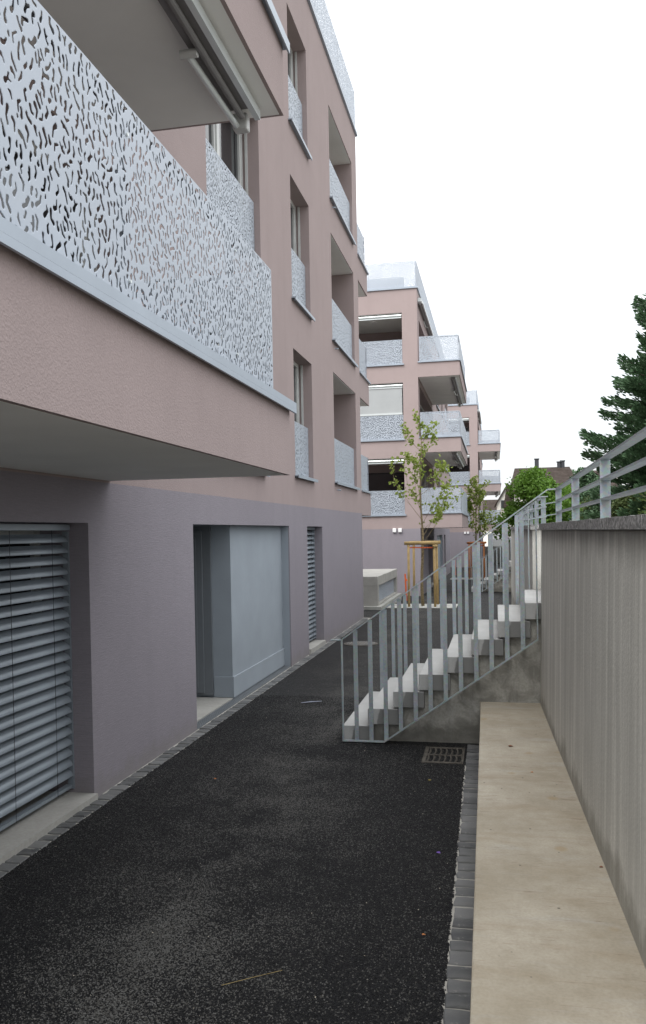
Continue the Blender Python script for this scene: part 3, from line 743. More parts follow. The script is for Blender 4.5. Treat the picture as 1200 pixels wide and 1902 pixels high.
        MB().tube([(x0+0.02, Y0+0.06, z1-0.10), (x1-0.02, Y0+0.06, z1-0.10)], 0.045, 8).build('screen_roller', M['whitealu'], lg)
        MB().box(x0+0.02, x1-0.02, Y0+0.03, Y0+0.09, z1-0.20, z1-0.165).build('screen_bar', M['whitealu'], lg)
        sl = MB(); sl.box(x0-0.05, x1+0.05, Y0-0.06, Y0-0.003, z0-0.03, z0+0.03); sl.box(x0+0.004, x1-0.004, Y0-0.003, Y0+0.1, z0+0.004, z0+0.03); sl.build('cap', M['cap'], lg)
        put_panel(panel_mesh(x1-x0-0.02, 0.93, 0.0085), (x0+0.01, Y0+0.04, z0+0.035), 0, lg)
    # -- corner balconies over the path
    BX = -1.635; BY1 = 6.64
    for i in range(3):
        zt = LV[i]+0.075; zb_ = [2.612, 5.53, 8.44][i]
        b = MB(); b.box(FX+0.002, BX, Y0+0.001, BY1, zb_+0.012, zt).build('balcony', M['pink'], B)
        b = [o for o in B.children if o.name.startswith('balcony')][-1]
        MB().box(FX+0.02, BX-0.03, Y0+0.03, BY1-0.03, zb_+0.010, zb_+0.0115).build('soffit', M['soffit'], b)
        cp = MB(); cp.box(BX-0.12, BX+0.05, Y0-0.05, BY1+0.05, zt+0.001, zt+0.05); cp.box(FX+0.004, BX-0.121, BY1-0.1, BY1+0.05, zt+0.001, zt+0.05); cp.box(FX+0.004, BX-0.121, Y0-0.05, Y0+0.1, zt+0.001, zt+0.05)
        cp.box(BX+0.035, BX+0.05, Y0-0.05, BY1+0.05, zt-0.035, zt+0.0005)
        cp.build('cap', M['cap'], b)
        zp = zt+0.052; ex = 0.055
        put_panel(panel_mesh(7.0, 0.95, 0.0060, 5), (BX-0.02, Y0+0.02, zp), PI/2, b, 'balcony_panel')
        pe = panel_mesh(1.5, 0.95, 0.0075)
        put_panel(pe, (FX+0.06, Y0+0.022, zp), 0, b, 'balcony_panel'); put_panel(pe, (BX-0.035, 6.236, zp), PI, b, 'balcony_panel')
        rl = MB(); rl.box(BX-0.075, BX-0.035, Y0+0.06, 6.19, zp+0.885, zp+0.925); rl.box(FX+0.08, BX-0.08, Y0+0.06, Y0+0.1, zp+0.885, zp+0.925)
        rl.build('rail_bar', M['darkmetal'], b)
        for yy in (Y0+0.12, 0.35, 2.0, 3.65, 5.3, 6.13): MB().box(BX-0.07, BX-0.045, yy-0.03, yy+0.03, zt+0.052, zp+0.884).build('rail_post', M['cap'], b)
        for yy in (0.35, 2.0, 3.65, 5.3):
            for zz in (0.12, 0.80): MB().tube([(BX-0.021, yy, zp+zz), (BX-0.010, yy, zp+zz)], 0.009, 6).build('bolt', M['whitealu'], b)
    # -- folding-arm awnings below the soffits, the top one below the roof edge
    for z, bx, y1 in ((5.53, BX, 6.45), (8.44, BX, 6.45), (11.45, FX+0.36, 6.6)):
        ya = Y0+0.35
        a = MB(); a.box(bx-0.36, bx-0.20, ya, y1-0.15, z-0.075, z-0.001); a = a.build('awning', M['awning'], B)
        MB().box(bx-0.195, bx-0.15, ya-0.02, y1+0.02, z-0.085, z-0.012).build('front_rail', M['whitealu'], a)
        MB().tube([(bx-0.27, ya, z-0.10), (bx-0.27, y1-0.1, z-0.10)], 0.026, 10).build('fabric_roll', M['awning'], a)
        for q in (0, 1):
            e = y1-0.02 if q == 0 else y1-3.4
            ar = MB(); ar.tube([(bx-0.335, e, z-0.13), (bx-0.36, e-1.0, z-0.125)], 0.025, 10); ar.build('arm', M['whitealu'], a)
            MB().box(bx-0.37, bx-0.25, e-0.01, e+0.09, z-0.16, z-0.03).build('arm_joint', M['frame'], a, bevel=0.015); MB().tube([(bx-0.41, e-1.02, z-0.125), (bx-0.29, e-1.02, z-0.125)], 0.03, 10).build('arm_elbow', M['frame'], a)
        if z > 11: MB().tube([(bx-0.30, ya+0.05, z+0.06), (bx-0.30, y1-0.1, z+0.06)], 0.10, 12).build('cassette', M['whitealu'], a)
        if z > 11: MB().box(FX+0.002, bx-0.2, ya+0.2, ya+0.3, z-0.05, z-0.01).build('bracket', M['darkmetal'], a)
    # -- balconies on the far gable
    for i in range(3):
        zt = LV[i]+0.06
        b = MB().box(-5.6, FX-0.02, Y1+0.002, 22.1, zt-0.58, zt).build('gable_balcony', M['pink'], B)
        MB().box(-5.58, FX-0.05, Y1+0.02, 22.07, zt-0.583, zt-0.581).build('soffit', M['soffit'], b)
        cp = MB(); cp.box(FX-0.12, FX+0.03, Y1+0.004, 22.15, zt+0.001, zt+0.04); cp.box(-5.6, FX-0.121, 22.0, 22.15, zt+0.001, zt+0.04); cp.build('cap', M['cap'], b)
        put_panel(panel_mesh(1.5, 0.92, 0.0075), (FX-0.08, Y1+0.05, zt+0.045), PI/2, b, 'balcony_panel')
        put_panel(panel_mesh(1.5, 0.92, 0.0075), (FX-0.06, 22.03, zt+0.045), PI, b, 'balcony_panel')
    # -- ground floor: big window with venetian blind
    def venetian(y0, y1, x, z0, z1, pitch, cords):
        vb = MB(); vb.box(x-0.05, x+0.05, y0+0.02, y1-0.02, z1-0.05, z1-0.003); vb = vb.build('venetian_blind', M['slat'], B)
        prof = []
        for k in range(9):
            t = -1 + k/4.0; px = 0.046*t; pz = 0.010*(1-t*t) + 0.004*math.sin(t*PI)
            tl = R(-40); prof.append((px*math.cos(tl)-pz*math.sin(tl), px*math.sin(tl)+pz*math.cos(tl)))
        base = MB()
        for (px, pz), (qx, qz) in zip(prof, prof[1:]):
            for dz in (0.0, -0.0022):
                base.quad((px, y0+0.035, pz+dz), (qx, y0+0.035, qz+dz), (qx, y1-0.035, qz+dz), (px, y1-0.035, pz+dz))
        px, pz = prof[-1]; base.quad((px, y0+0.035, pz), (px, y0+0.035, pz-0.006), (px, y1-0.035, pz-0.006), (px, y1-0.035, pz))
        sm = base.mesh('slat', M['slat'])
        z = z1-0.11
        while z > z0+0.09:
            o = bpy.data.objects.new('slat', sm); link(o, vb); o.location = Vector((x, 0, z)) - rootloc(vb)
            o.rotation_euler.y = random.uniform(-.02, .02); z -= pitch
        MB().box(x-0.025, x+0.025, y0+0.035, y1-0.035, z0+0.025, z0+0.05).build('bottom_rail', M['slat'], vb)
        for yy in cords: MB().tube([(x+0.047, yy, z1-0.03), (x+0.047, yy, z0+0.03)], 0.0022, 5).build('cord', M['darkmetal'], vb)
        for yy in (y0+0.012, y1-0.012): MB().box(x-0.02, x+0.03, yy-0.01, yy+0.01, z0+0.01, z1-0.06).build('guide_rail', M['slat'], vb)
        return vb
    venetian(2.9, 6.23, -3.43, 0.085, 2.255, 0.0865, (3.6, 4.75, 5.35, 5.93))
    MB().box(-3.78, FX+0.035, 2.905, 6.225, 0.0, 0.062).build('window_ledge', M['lightconc'], B)
    wd = MB()
    for yy in (2.9, 3.98, 5.06, 6.14): wd.box(-3.72, -3.66, yy, yy+0.09, 0.062, 2.25)
    wd.box(-3.715, -3.665, 2.99, 6.14, 2.15, 2.25); wd = wd.build('ground_window', M['frame'], B)
    MB().quad((-3.70, 2.9, 0.062), (-3.70, 6.23, 0.062), (-3.70, 6.23, 2.26), (-3.70, 2.9, 2.26)).build('pane', M['glass'], wd)
    venetian(slit[0], slit[1], -3.41, 0.12, 2.255, 0.0865, (14.6, 15.2))
    MB().box(-3.66, FX+0.035, slit[0]+0.005, slit[1]-0.005, 0.0, 0.10).build('window_ledge', M['lightconc'], B)
    wd = MB().box(-3.66, -3.62, slit[0], slit[0]+0.07, 0.1, 2.26).box(-3.66, -3.62, slit[1]-0.07, slit[1], 0.1, 2.26).build('ground_window', M['frame'], B)
    MB().quad((-3.65, slit[0], 0.1), (-3.65, slit[1], 0.1), (-3.65, slit[1], 2.26), (-3.65, slit[0], 2.26)).build('pane', M['glass'], wd)
    # -- entrance recess: blue-grey block on the right, door in the side, tiled threshold
    en = MB()
    bx = -3.365; by = 10.32
    en.quad((bx, by, -0.5), (bx, door[1], -0.5), (bx, door[1], 2.27), (bx, by, 2.27))
    en.quad((-5.6, by, 2.27), (-5.6, by, -0.5), (bx, by, -0.5), (bx, by, 2.27))            # return wall facing the viewer
    en.quad((FX-0.02, door[1], -0.5), (FX-0.02, door[1], 2.27), (bx, door[1], 2.27), (bx, door[1], -0.5))
    en.quad((FX-0.02, door[0], 2.27), (FX-0.02, door[0], -0.5), (-5.6, door[0], -0.5), (-5.6, door[0], 2.27))
    en.quad((-5.6, door[0], -0.5), (-5.6, by, -0.5), (-5.6, by, 2.27), (-5.6, door[0], 2.27))
    en.quad((FX-0.02, door[0], 2.268), (-5.6, door[0], 2.268), (-5.6, door[1], 2.268), (FX-0.02, door[1], 2.268))
    en = en.build('entrance_recess', M['bluepaint'], B)
    sk = MB(); sk.box(bx+0.001, bx+0.022, by-0.022, door[1]-0.002, 0.03, 0.30); sk.box(-3.615, bx+0.0005, by-0.022, by-0.001, 0.03, 0.30); sk.build('skirting', M['bluepaint'], en, bevel=0.004)
    dr = MB(); dr.box(-4.72, -3.62, by-0.05, by-0.012, 0.06, 2.262); dr = dr.build('door', M['doorpaint'], B)
    lf = MB(); lf.box(-4.64, -3.73, by-0.066, by-0.051, 0.09, 2.20); lf.build('door_leaf', M['doorpaint'], dr, bevel=0.004)
    MB().box(-4.56, -3.81, by-0.073, by-0.067, 0.16, 2.12).build('door_panel', M['doorpaint'], dr, bevel=0.003)
    for a, b_ in ((8.63, 9.2), (9.205, 9.75), (9.755, 10.29)):
        for q, (c0, c1) in enumerate(((-3.36, -3.9), (-3.904, -4.5), (-4.504, -5.1))): MB().box(c1, c0, a, b_, -0.05, 0.03).build('floor_tile', M['lightconc'], B)
    ch = MB(); ch.box(-3.355, -3.24, door[0]+0.01, door[1]-0.01, -0.06, 0.0).build('drain_channel', M['black'], B)
    ch = [o for o in B.children if o.name.startswith('drain_channel')][-1]
    gr = MB()
    for xx in (-3.348, -3.322, -3.296, -3.270, -3.247): gr.box(xx-0.004, xx+0.004, door[0]+0.012, door[1]-0.012, 0.0, 0.02)
    yy = door[0]+0.05
    while yy < door[1]: gr.box(-3.351, -3.243, yy-0.003, yy+0.003, 0.002, 0.0165); yy += 0.06
    gr.build('channel_grate', M['doorpaint'], ch)
    # -- twin wall lamps on the plinth of the front side
    for xx in (-4.24, -4.02):
        lp = MB().box(xx-0.07, xx+0.07, Y0-0.07, Y0-0.002, 2.47, 2.63).build('wall_lamp', M['white'], B, bevel=0.015)
    return B
BA = building()
NEARONLY = ('venetian_blind', 'entrance_x')
BB = copy_tree(BA, None, NEARONLY); BB.location = (-2.84, 32.4, -0.37)
BB['label'] = 'middle pink apartment block with a pale fabric screen drawn down in one loggia'
BC = copy_tree(BA, None, NEARONLY); BC.location = (-1.17, 62.0, -0.62)
BC['label'] = 'pink apartment block at the far end of the row, beside the cream house'
# the drawn-down fabric screen of the middle block
_o = Vector(BB.location) - Vector((FX, Y0, 0))
sc_ = MB().box(_o.x-7.28, _o.x-3.86, 32.4+0.05, 32.4+0.056, _o.z+7.12, _o.z+8.2).build('screen', M['fabric'], BB)
MB().box(_o.x-7.28, _o.x-3.86, 32.4+0.035, 32.4+0.075, _o.z+7.05, _o.z+7.12).build('screen_bar', M['whitealu'], sc_)

# ------------------------------------------------------------------ right side: bench, retaining walls, terrace, stairs
bn = MB()
prof_near = [(-0.105, 1.5), (0.60, 1.5)]
bn.v = [(-0.095, 1.2, 0.0), (0.68, 1.2, 0.0), (0.68, 1.2, 0.43), (-0.095, 1.2, 0.43), (-0.168, 8.40, 0.0), (0.46, 8.40, 0.0), (0.46, 8.40, 0.43), (-0.168, 8.40, 0.43)]
bn.f = [(0,1,2,3)[::-1], (4,5,6,7), (3,2,6,7), (0,3,7,4), (1,5,6,2), (0,4,5,1)]
bo = bn.build('concrete_bench', M['bench'], bevel=0.008); tag(bo, 'long beige concrete bench slab running along the foot of the right wall', 'bench')

def retaining(y0, y1, zt, xb0, xb1, label, dz=0.0, stones=(), batter=0.05):
    """wall whose face runs from (xb0,y0) to (xb1,y1) at its foot and leans back to the top"""
    w = empty('retaining_wall', (xb0, y0, dz), label, 'wall', 'concrete retaining walls on the right')
    m = MB(); a = batter
    m.v = [(xb0, y0, -0.8+dz), (xb1, y1, -0.8+dz), (xb1+a, y1, zt), (xb0+a, y0, zt), (xb0+0.4, y0, -0.8+dz), (xb1+0.4, y1, -0.8+dz), (xb1+0.4, y1, zt), (xb0+0.4, y0, zt)]
    m.f = [(0,3,2,1), (4,5,6,7), (0,4,7,3), (1,2,6,5), (3,7,6,2)]
    m.build('wall_body', M['wall'], w, loc=(0, 0, dz))
    cuts = [y0-0.02] + [c for c in stones if y0 < c < y1] + [y1+0.02]
    for c0, c1 in zip(cuts, cuts[1:]):
        f = lambda y: xb0 + (xb1-xb0)*(y-y0)/(y1-y0)
        s_ = MB(); j = 0.004; xa, xb = f(c0)+a-0.022, f(c1)+a-0.022
        n = max(2, int((c1-c0)/0.08)); ro = random.Random(int(c0*100)+5)
        base = len(s_.v); zz = (zt+0.004, zt+0.062)
        for k in range(n+1):
            y = c0+j + (c1-c0-2*j)*k/n; x = f(y)+a-0.022 + ro.uniform(-.004, .004)
            s_.v += [(x, y, zz[0]), (x+ro.uniform(-.002, .004), y, zz[1]+ro.uniform(-.003, .002)), (f(y)+0.46, y, zz[1]), (f(y)+0.46, y, zz[0])]
            if k:
                b = base+4*k
                for q in range(4): s_.f.append((b-4+q, b+q, b+(q+1) % 4, b-4+(q+1) % 4)[::-1])
        s_.f += [(base, base+1, base+2, base+3)[::-1], (base+4*n, base+4*n+1, base+4*n+2, base+4*n+3)]
        s_.build('coping_stone', M['coping'], w)
    return w
WZ = 2.135
wall_near = retaining(-2.0, 8.40, WZ, 0.675, 0.385, 'tall streaked concrete wall behind the beige bench, with dark granite coping', stones=(3.42, 7.0), batter=0.055)
wall_far = retaining(10.20, 22.6, WZ, 0.41, 0.385, 'concrete retaining wall between the near and the far stairs, seen edge-on behind the railing', stones=(13.5, 17.0, 20.0), batter=0.02)
wall_mid = retaining(22.62, 34.95, 1.9, 0.98, 0.98, 'set-back retaining wall section just before the far stairs', dz=-0.2, batter=0.02)
wall_end = retaining(36.8, 62.0, 1.72, 0.98, 1.2, 'retaining wall beyond the far stairs, towards the cream house', dz=-0.45, batter=0.02)
t = MB(); t.box(1.06, 90, -8, 8.38, -0.74, 1.6); t.box(1.1, 90, 8.381, 10.18, -0.74, 1.6); t.box(0.86, 90, 10.181, 70, -0.74, 1.6)
tag(t.build('terrace', M['terrain']), kind='structure')

def staircase(label, dx=0, dy=0, dz=0):
    S = empty('staircase', (-1.56+dx, 8.36+dy, dz), label, 'stairs', 'concrete stairs up through the wall')
    for i in range(10):
        x = -1.56 + dx + 0.262*i; zt = 0.172 + 0.179*i + dz
        s_ = MB().box(x, x+0.312, 8.362+dy, 10.19+dy, zt-0.162, zt)
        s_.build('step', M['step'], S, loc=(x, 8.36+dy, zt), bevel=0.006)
    prof = [(-1.47, -0.3), (1.10, -0.3), (1.10, 0.172+0.179*9-0.166)]
    for i in range(9, -1, -1):
        zb = 0.172+0.179*i-0.166; x = -1.56+0.262*i+0.05
        if zb > 0.02: prof += [(x, zb), (x, zb-0.179 if i > 1 else 0.006)]
        else: prof += [(-1.47, 0.006)]
    prof = [(p+dx, q+dz) for p, q in prof]
    MB().prism(prof, 'y', 8.425+dy, 10.16+dy).build('stringer', M['stringer'], S)
    return S
def m_stringer():
    t = NT('damp_stringer_concrete'); c = (0.37, 0.36, 0.325)
    n1 = t.noise(4.5, 5, 0.62, dist=0.6); n2 = t.noise(55, 4); st = t.noise(1.0, 4, 0.6, vec=t.mapping((16, 16, 1.6)))
    k = t.mix(t.ramp(n1, [(0.40, 0.0), (0.56, 1.0)]), (0.21, 0.203, 0.18), c)
    k = t.mix(t.ramp(st, [(0.55, 0.0), (0.7, 0.5)]), k, (0.36, 0.355, 0.335))
    k = t.mix(t.ramp(n2, [(0.3, 0.4), (0.6, 0.0)]), k, vary(c, 0.5))
    z = t.sep()[2]
    k = t.mix(t.ramp(t.math('ADD', z, t.math('MULTIPLY', n1, 0.35)), [(0.30, 0.7), (0.42, 0.0)]), k, (0.11, 0.106, 0.092))
    t.col(k).rough(0.85, spec=0.25); t.bump(n2, 0.25, 0.005); return t.m
M['stringer'] = m_stringer()
ST1 = staircase('pale concrete steps climbing right behind the near railing, beside the bench end')
ST2 = copy_tree(ST1); ST2.location = (-1.56+0.55, 8.36+26.6, -0.45); ST2['label'] = 'small distant flight of concrete steps seen between the near balusters'

def stair_railing(y, label, dz0=0.0, stub=False, far=False):
    G_ = empty('stair_railing', (-1.545, y, 0), label, 'railing', 'galvanised stair railings')
    sl = 0.690; top = lambda x: 1.058 + sl*1.02*(x+1.545); bot = lambda x: 0.03 if x < -1.124 else 0.03 + sl*(x+1.124)
    h = MB(); h.bar((-1.545, y, top(-1.545)), (0.50, y, 2.525), 0.045, 0.012); h.bar((0.498, y, 2.524), (0.615, y, 2.528), 0.045, 0.012)
    if stub: h.bar((-1.55, y, 1.052), (-1.66, y+0.02, 1.05), 0.03, 0.010)
    h.build('handrail', M['galv'], G_)
    b = MB(); b.bar((-1.545, y, 0.03), (-1.120, y, 0.03), 0.042, 0.012); b.bar((-1.126, y, 0.03), (0.386, y, bot(0.386)), 0.042, 0.012); b.build('bottom_rail', M['galv'], G_)
    for x in (-1.545, 0.386): MB().box(x-0.006, x+0.006, y-0.021, y+0.021, bot(x)-0.006, top(x)).build('end_bar', M['galv'], G_)
    for k in range(12):
        x = -1.405 + 0.1503*k
        MB().box(x-0.021, x+0.021, y-0.006, y+0.006, bot(x), top(x)-0.004).build('baluster', M['galv'], G_)
        if not far and k in (0, 5, 11):
            for zz in (0.055, 0.135): MB().tube([(x, y-0.007, bot(x)+zz), (x, y-0.016, bot(x)+zz)], 0.009, 6).build('bolt', M['galv'], G_)
    m = MB()
    for zz in (2.405, 2.29): m.bar((0.386, y, zz-0.03), (0.6, y, zz), 0.035, 0.010)
    m.build('return_bar', M['galv'], G_)
    return G_
SR1 = stair_railing(8.31, 'grey galvanised baluster railing on the near side of the stairs, beside the drain grate', stub=True)
SR2 = stair_railing(10.235, 'grey galvanised baluster railing on the far side of the near stairs', far=True)
SR3 = copy_tree(SR1, None, ('bolt',)); SR3.location = (-1.545+0.55, 8.31+26.6, -0.45); SR3['label'] = 'tiny distant baluster railing on the viewer side of the far stairs'
SR4 = copy_tree(SR2, None, ('bolt',)); SR4.location = (-1.545+0.55, 10.235+26.6, -0.45); SR4['label'] = 'tiny distant baluster railing on the far edge of the far stairs'

def wall_railing(ys, x, label, z=(2.53, 2.415, 2.305), foot=2.2):
    G_ = empty('wall_railing', (x, ys[0], foot), label, 'railing', 'galvanised wall-top railings')
    for zz in z: MB().bar((x, ys[0]-0.03, zz), (x, ys[-1]+0.04, zz), 0.05, 0.012).build('rail', M['galv'], G_)
    for y in ys: MB().box(x-0.006 if False else x-0.028, x+0.028, y-0.007, y+0.007, foot-0.03, z[0]-0.007).build('post', M['galv'], G_)
    return G_
wall_railing([1.5, 2.95, 4.85, 6.6, 8.32], 0.60, 'three-bar galvanised railing on the granite coping of the near wall')
wall_railing([10.30, 12.0, 13.7, 15.4, 17.1, 18.8, 20.5, 22.3], 0.565, 'three-bar galvanised railing on the wall past the near stairs')
wall_railing([37.0, 40, 43, 46, 49, 52], 1.15, 'distant railing on the retaining wall past the far stairs', (2.1, 1.98, 1.87), 1.79)

# ------------------------------------------------------------------ drain grate, manhole
gd = empty('drain_grate', (-0.495, 7.94, 0.012), 'square rusty cast-iron gully grate with slots, sunk in the asphalt by the stair foot', 'drain')
MB().box(-0.685, -0.318, 7.68, 8.20, -0.10, 0.004).build('gully_pit', M['black'], gd)
fr = MB()
fr.box(-0.70, -0.665, 7.66, 8.22, -0.02, 0.02); fr.box(-0.335, -0.318, 7.66, 8.22, -0.02, 0.02); fr.box(-0.664, -0.336, 7.66, 7.70, -0.02, 0.02); fr.box(-0.664, -0.336, 8.18, 8.22, -0.02, 0.02)
fr.build('frame', M['iron'], gd, bevel=0.003)
for k in range(7):
    x = -0.655 + 0.052*k
    br = MB()
    for a, b in ((7.705, 7.93), (7.95, 8.175)):
        pts = [(x + 0.012*math.sin(PI*t_/6), a + (b-a)*t_/6, 0.009) for t_ in range(7)]
        br.tube(pts, 0.011, 5)
    br.build('grate_bar', M['iron'], gd)
MB().box(-0.664, -0.336, 7.925, 7.955, -0.01, 0.018).build('cross_bar', M['iron'], gd)
mh = empty('manhole_cover', (-2.54, 15.66, 0.013), 'round steel manhole cover set in the asphalt near the slit window', 'manhole cover')
m = MB(); m.tube([(-2.54, 15.66, 0.0), (-2.54, 15.66, 0.022)], 0.33, 32); m.build('rim', M['iron'], mh)
m = MB(); m.tube([(-2.54, 15.66, 0.010), (-2.54, 15.66, 0.028)], 0.27, 32); m.build('lid', M['lid'], mh)
rb = MB()
for k in range(-4, 5):
    d = k*0.055; w_ = math.sqrt(0.25**2-d*d)
    rb.box(-2.54+d-0.008, -2.54+d+0.008, 15.66-w_, 15.66+w_, 0.028, 0.033)
rb.build('rib', M['iron'], mh)

# ------------------------------------------------------------------ between the blocks: shaft block, planting slabs, trees
def zg(y): return grid_ground(y)
cb = empty('ventilation_shaft', (-3.36, 24.0, zg(24)), 'low raw concrete block with a perforated metal side, standing between the first two blocks', 'ventilation shaft')
z0 = -0.16
c = MB(); c.box(-6.2, -3.365, 24.0, 28.9, z0+0.72, z0+1.0); c.build('roof_slab', M['lightconc'], cb, bevel=0.012)
for q0, q1 in ((24.0, 24.25), (28.65, 28.9)): MB().box(-6.2, -3.37, q0, q1, z0+0.14, z0+0.72).build('end_wall', M['lightconc'], cb)
c = MB(); c.box(-6.2, -3.37, 24.251, 28.649, z0+0.14, z0+0.2); c.build('floor_slab', M['lightconc'], cb)
MB().box(-6.1, -3.65, 24.26, 28.64, z0+0.2, z0+0.719).build('void', M['doorpaint'], cb)
put_panel(panel_mesh(4.38, 0.5, 0.012), (-3.46, 24.26, z0+0.21), PI/2, cb)
MB().box(-6.3, -3.25, 23.8, 29.1, z0-0.2, z0+0.14).build('base', M['slab'], cb)
def slab_at(x0, x1, y0, y1, label):
    z = zg((y0+y1)/2); o = MB().box(x0, x1, y0, y1, z-0.2, z+0.05).build('planting_slab', M['slab'], bevel=0.01); return tag(o, label, 'kerb slab', 'concrete slabs under the trees')
slab_at(-3.2, -1.15, 24.6, 25.9, 'flat concrete edging slab at the foot of the nearer staked tree')
slab_at(-2.4, -0.2, 44.6, 46.0, 'flat concrete edging slab at the foot of the second staked tree')

def leaf_quads(m, p, n, spread, size, rr, droop=0.0):
    for _ in range(n):
        c = p + Vector((rr.gauss(0, spread), rr.gauss(0, spread), rr.gauss(0, spread)))
        a = Vector((rr.uniform(-1, 1), rr.uniform(-1, 1), rr.uniform(-1, 0.6))).normalized()
        b = a.cross(Vector((rr.uniform(-1, 1), rr.uniform(-1, 1), rr.uniform(-1, 1)))).normalized()
        s_ = size*rr.uniform(0.65, 1.25)
        n0 = a.cross(b)*s_*0.18
        m.quad(c, c + a*s_*0.5 + b*s_*0.42 + n0, c + a*s_, c + a*s_*0.5 - b*s_*0.42 + n0)

def young_tree(x, y, h, label, seed, nb=17, stake_mat='stake', leafn=1.0, size=0.115):
    z = zg(y)+0.05; T = empty('young_tree', (x, y, z), label, 'tree', 'young staked trees')
    rr = random.Random(seed); tr = MB(); br = MB(); lf = MB()
    pts = [Vector((x + 0.03*math.sin(k*1.3+seed), y + 0.02*math.sin(k*0.9), z - 0.1 + (h-0.4)*k/9)) for k in range(10)]
    tr.tube(pts, [0.052 - 0.0048*k for k in range(10)], 8)
    tr.build('trunk', M['bark'], T, smooth=True)
    def tw(p0, d, L, r, lev):
        n = 5; p = [p0.copy()]; dd = d.copy()
        for k in range(n):
            dd = (dd + Vector((rr.gauss(0, .10), rr.gauss(0, .10), 0.07))).normalized(); p.append(p[-1] + dd*L/n)
        br.tube(p, [r*(1-0.8*k/n) for k in range(n+1)], 4, False)
        for k in range(1, n+1):
            if lev == 0 and k >= 2 and rr.random() < 0.85:
                s_ = (dd + Vector((rr.uniform(-1, 1), rr.uniform(-1, 1), rr.uniform(-.2, .7)))).normalized(); tw(p[k], s_, L*rr.uniform(.25, .45), r*.5, 1)
            if (lev or k > 2) and rr.random() < 0.62*leafn:
                leaf_quads(lf, p[k], rr.randint(2, 6), 0.055, size, rr)
    for k in range(nb):
        t_ = 0.36 + 0.62*k/nb; p0 = Vector((x, y, z + (h-0.4)*t_)); a = rr.uniform(0, 2*PI) if k % 2 else (0.2 if rr.random() < .5 else 3.3) + rr.gauss(0, .4)
        el = rr.uniform(0.55, 1.05); d = Vector((math.cos(a)*math.cos(el), math.sin(a)*math.cos(el), math.sin(el)))
        tw(p0, d, h*(0.34 - 0.25*t_)*rr.uniform(0.75, 1.25), 0.008, 0)
    tw(pts[-1], Vector((0.03, 0, 1)), 0.55, 0.012, 0)
    for k in range(int(12*leafn)): leaf_quads(lf, Vector((x, y, z + h*rr.uniform(0.33, 0.95))), 3, 0.07, size, rr)
    br.build('branch', M['bark'], T); lf.build('foliage', M['leafyoung'], T)
    # timber support
    S = empty('tree_stake_frame', (x, y, z), 'round timber stake frame around the trunk of the ' + ('nearer young tree' if stake_mat == 'stake' else 'farther young tree, reddish wood'), 'tree support', 'timber tree supports')
    w = 0.38; corners = ((-w, -0.3), (w, -0.3), (-w+0.08, 0.5), (w+0.02, 0.5)); H = 1.86
    for a, b in corners: MB().tube([(x+a*1.03, y+b, z-0.3), (x+a, y+b, z+H)], 0.036, 10).build('stake', M[stake_mat], S, smooth=True)
    for (a, b), (c_, d_) in ((corners[0], corners[1]), (corners[2], corners[3])):
        MB().tube([(x+a-0.12, y+b, z+H+0.04), (x+c_+0.12, y+d_, z+H+0.04)], 0.055, 10).build('cross_pole', M[stake_mat], S, smooth=True)
    MB().tube([(x+w, y-0.42, z+H-0.06), (x+w+0.02, y+0.6, z+H-0.06)], 0.042, 10).build('side_pole', M[stake_mat], S, smooth=True)
    tie = MB(); tie.bar((x-w, y-0.3, z+H-0.09), (x+w, y-0.3, z+H-0.10), 0.01, 0.035); tie.build('tie_band', M['orange'], S)
young_tree(-2.17, 25.2, 5.55, 'slender young tree with sparse yellow-green leaves, the nearer and taller-looking of two', 3)
young_tree(-1.0, 45.2, 5.3, 'slender young tree farther down the path, in front of the last block', 11, 26, 'stakered', 1.3, 0.13)
mk = MB(); mk.tube([(-3.05, 28.9, zg(29)-0.1), (-3.09, 28.9, zg(29)+0.95)], 0.028, 6).box(-3.1, -3.02, 28.87, 28.93, zg(29)+0.7, zg(29)+0.78)
tag(mk.build('marker_post', M['orange']), 'thin orange marker stake behind the concrete block', 'marker post')
mk = MB(); mk.tube([(-2.35, 50.0, zg(50)-0.1), (-2.38, 50.0, zg(50)+0.9)], 0.035, 6)
tag(mk.build('marker_post', M['orange']), 'small red marker stake before the last pink block', 'marker post')
tag(MB().box(-5.3, -3.6, 50, 53, zg(50)-0.1, zg(50)+0.95).box(-5.28, -3.58, 49.96, 49.99, zg(50)+0.2, zg(50)+0.7).build('ventilation_shaft', M['lightconc']), 'second pale concrete block, seen small beyond the railing', 'ventilation shaft')

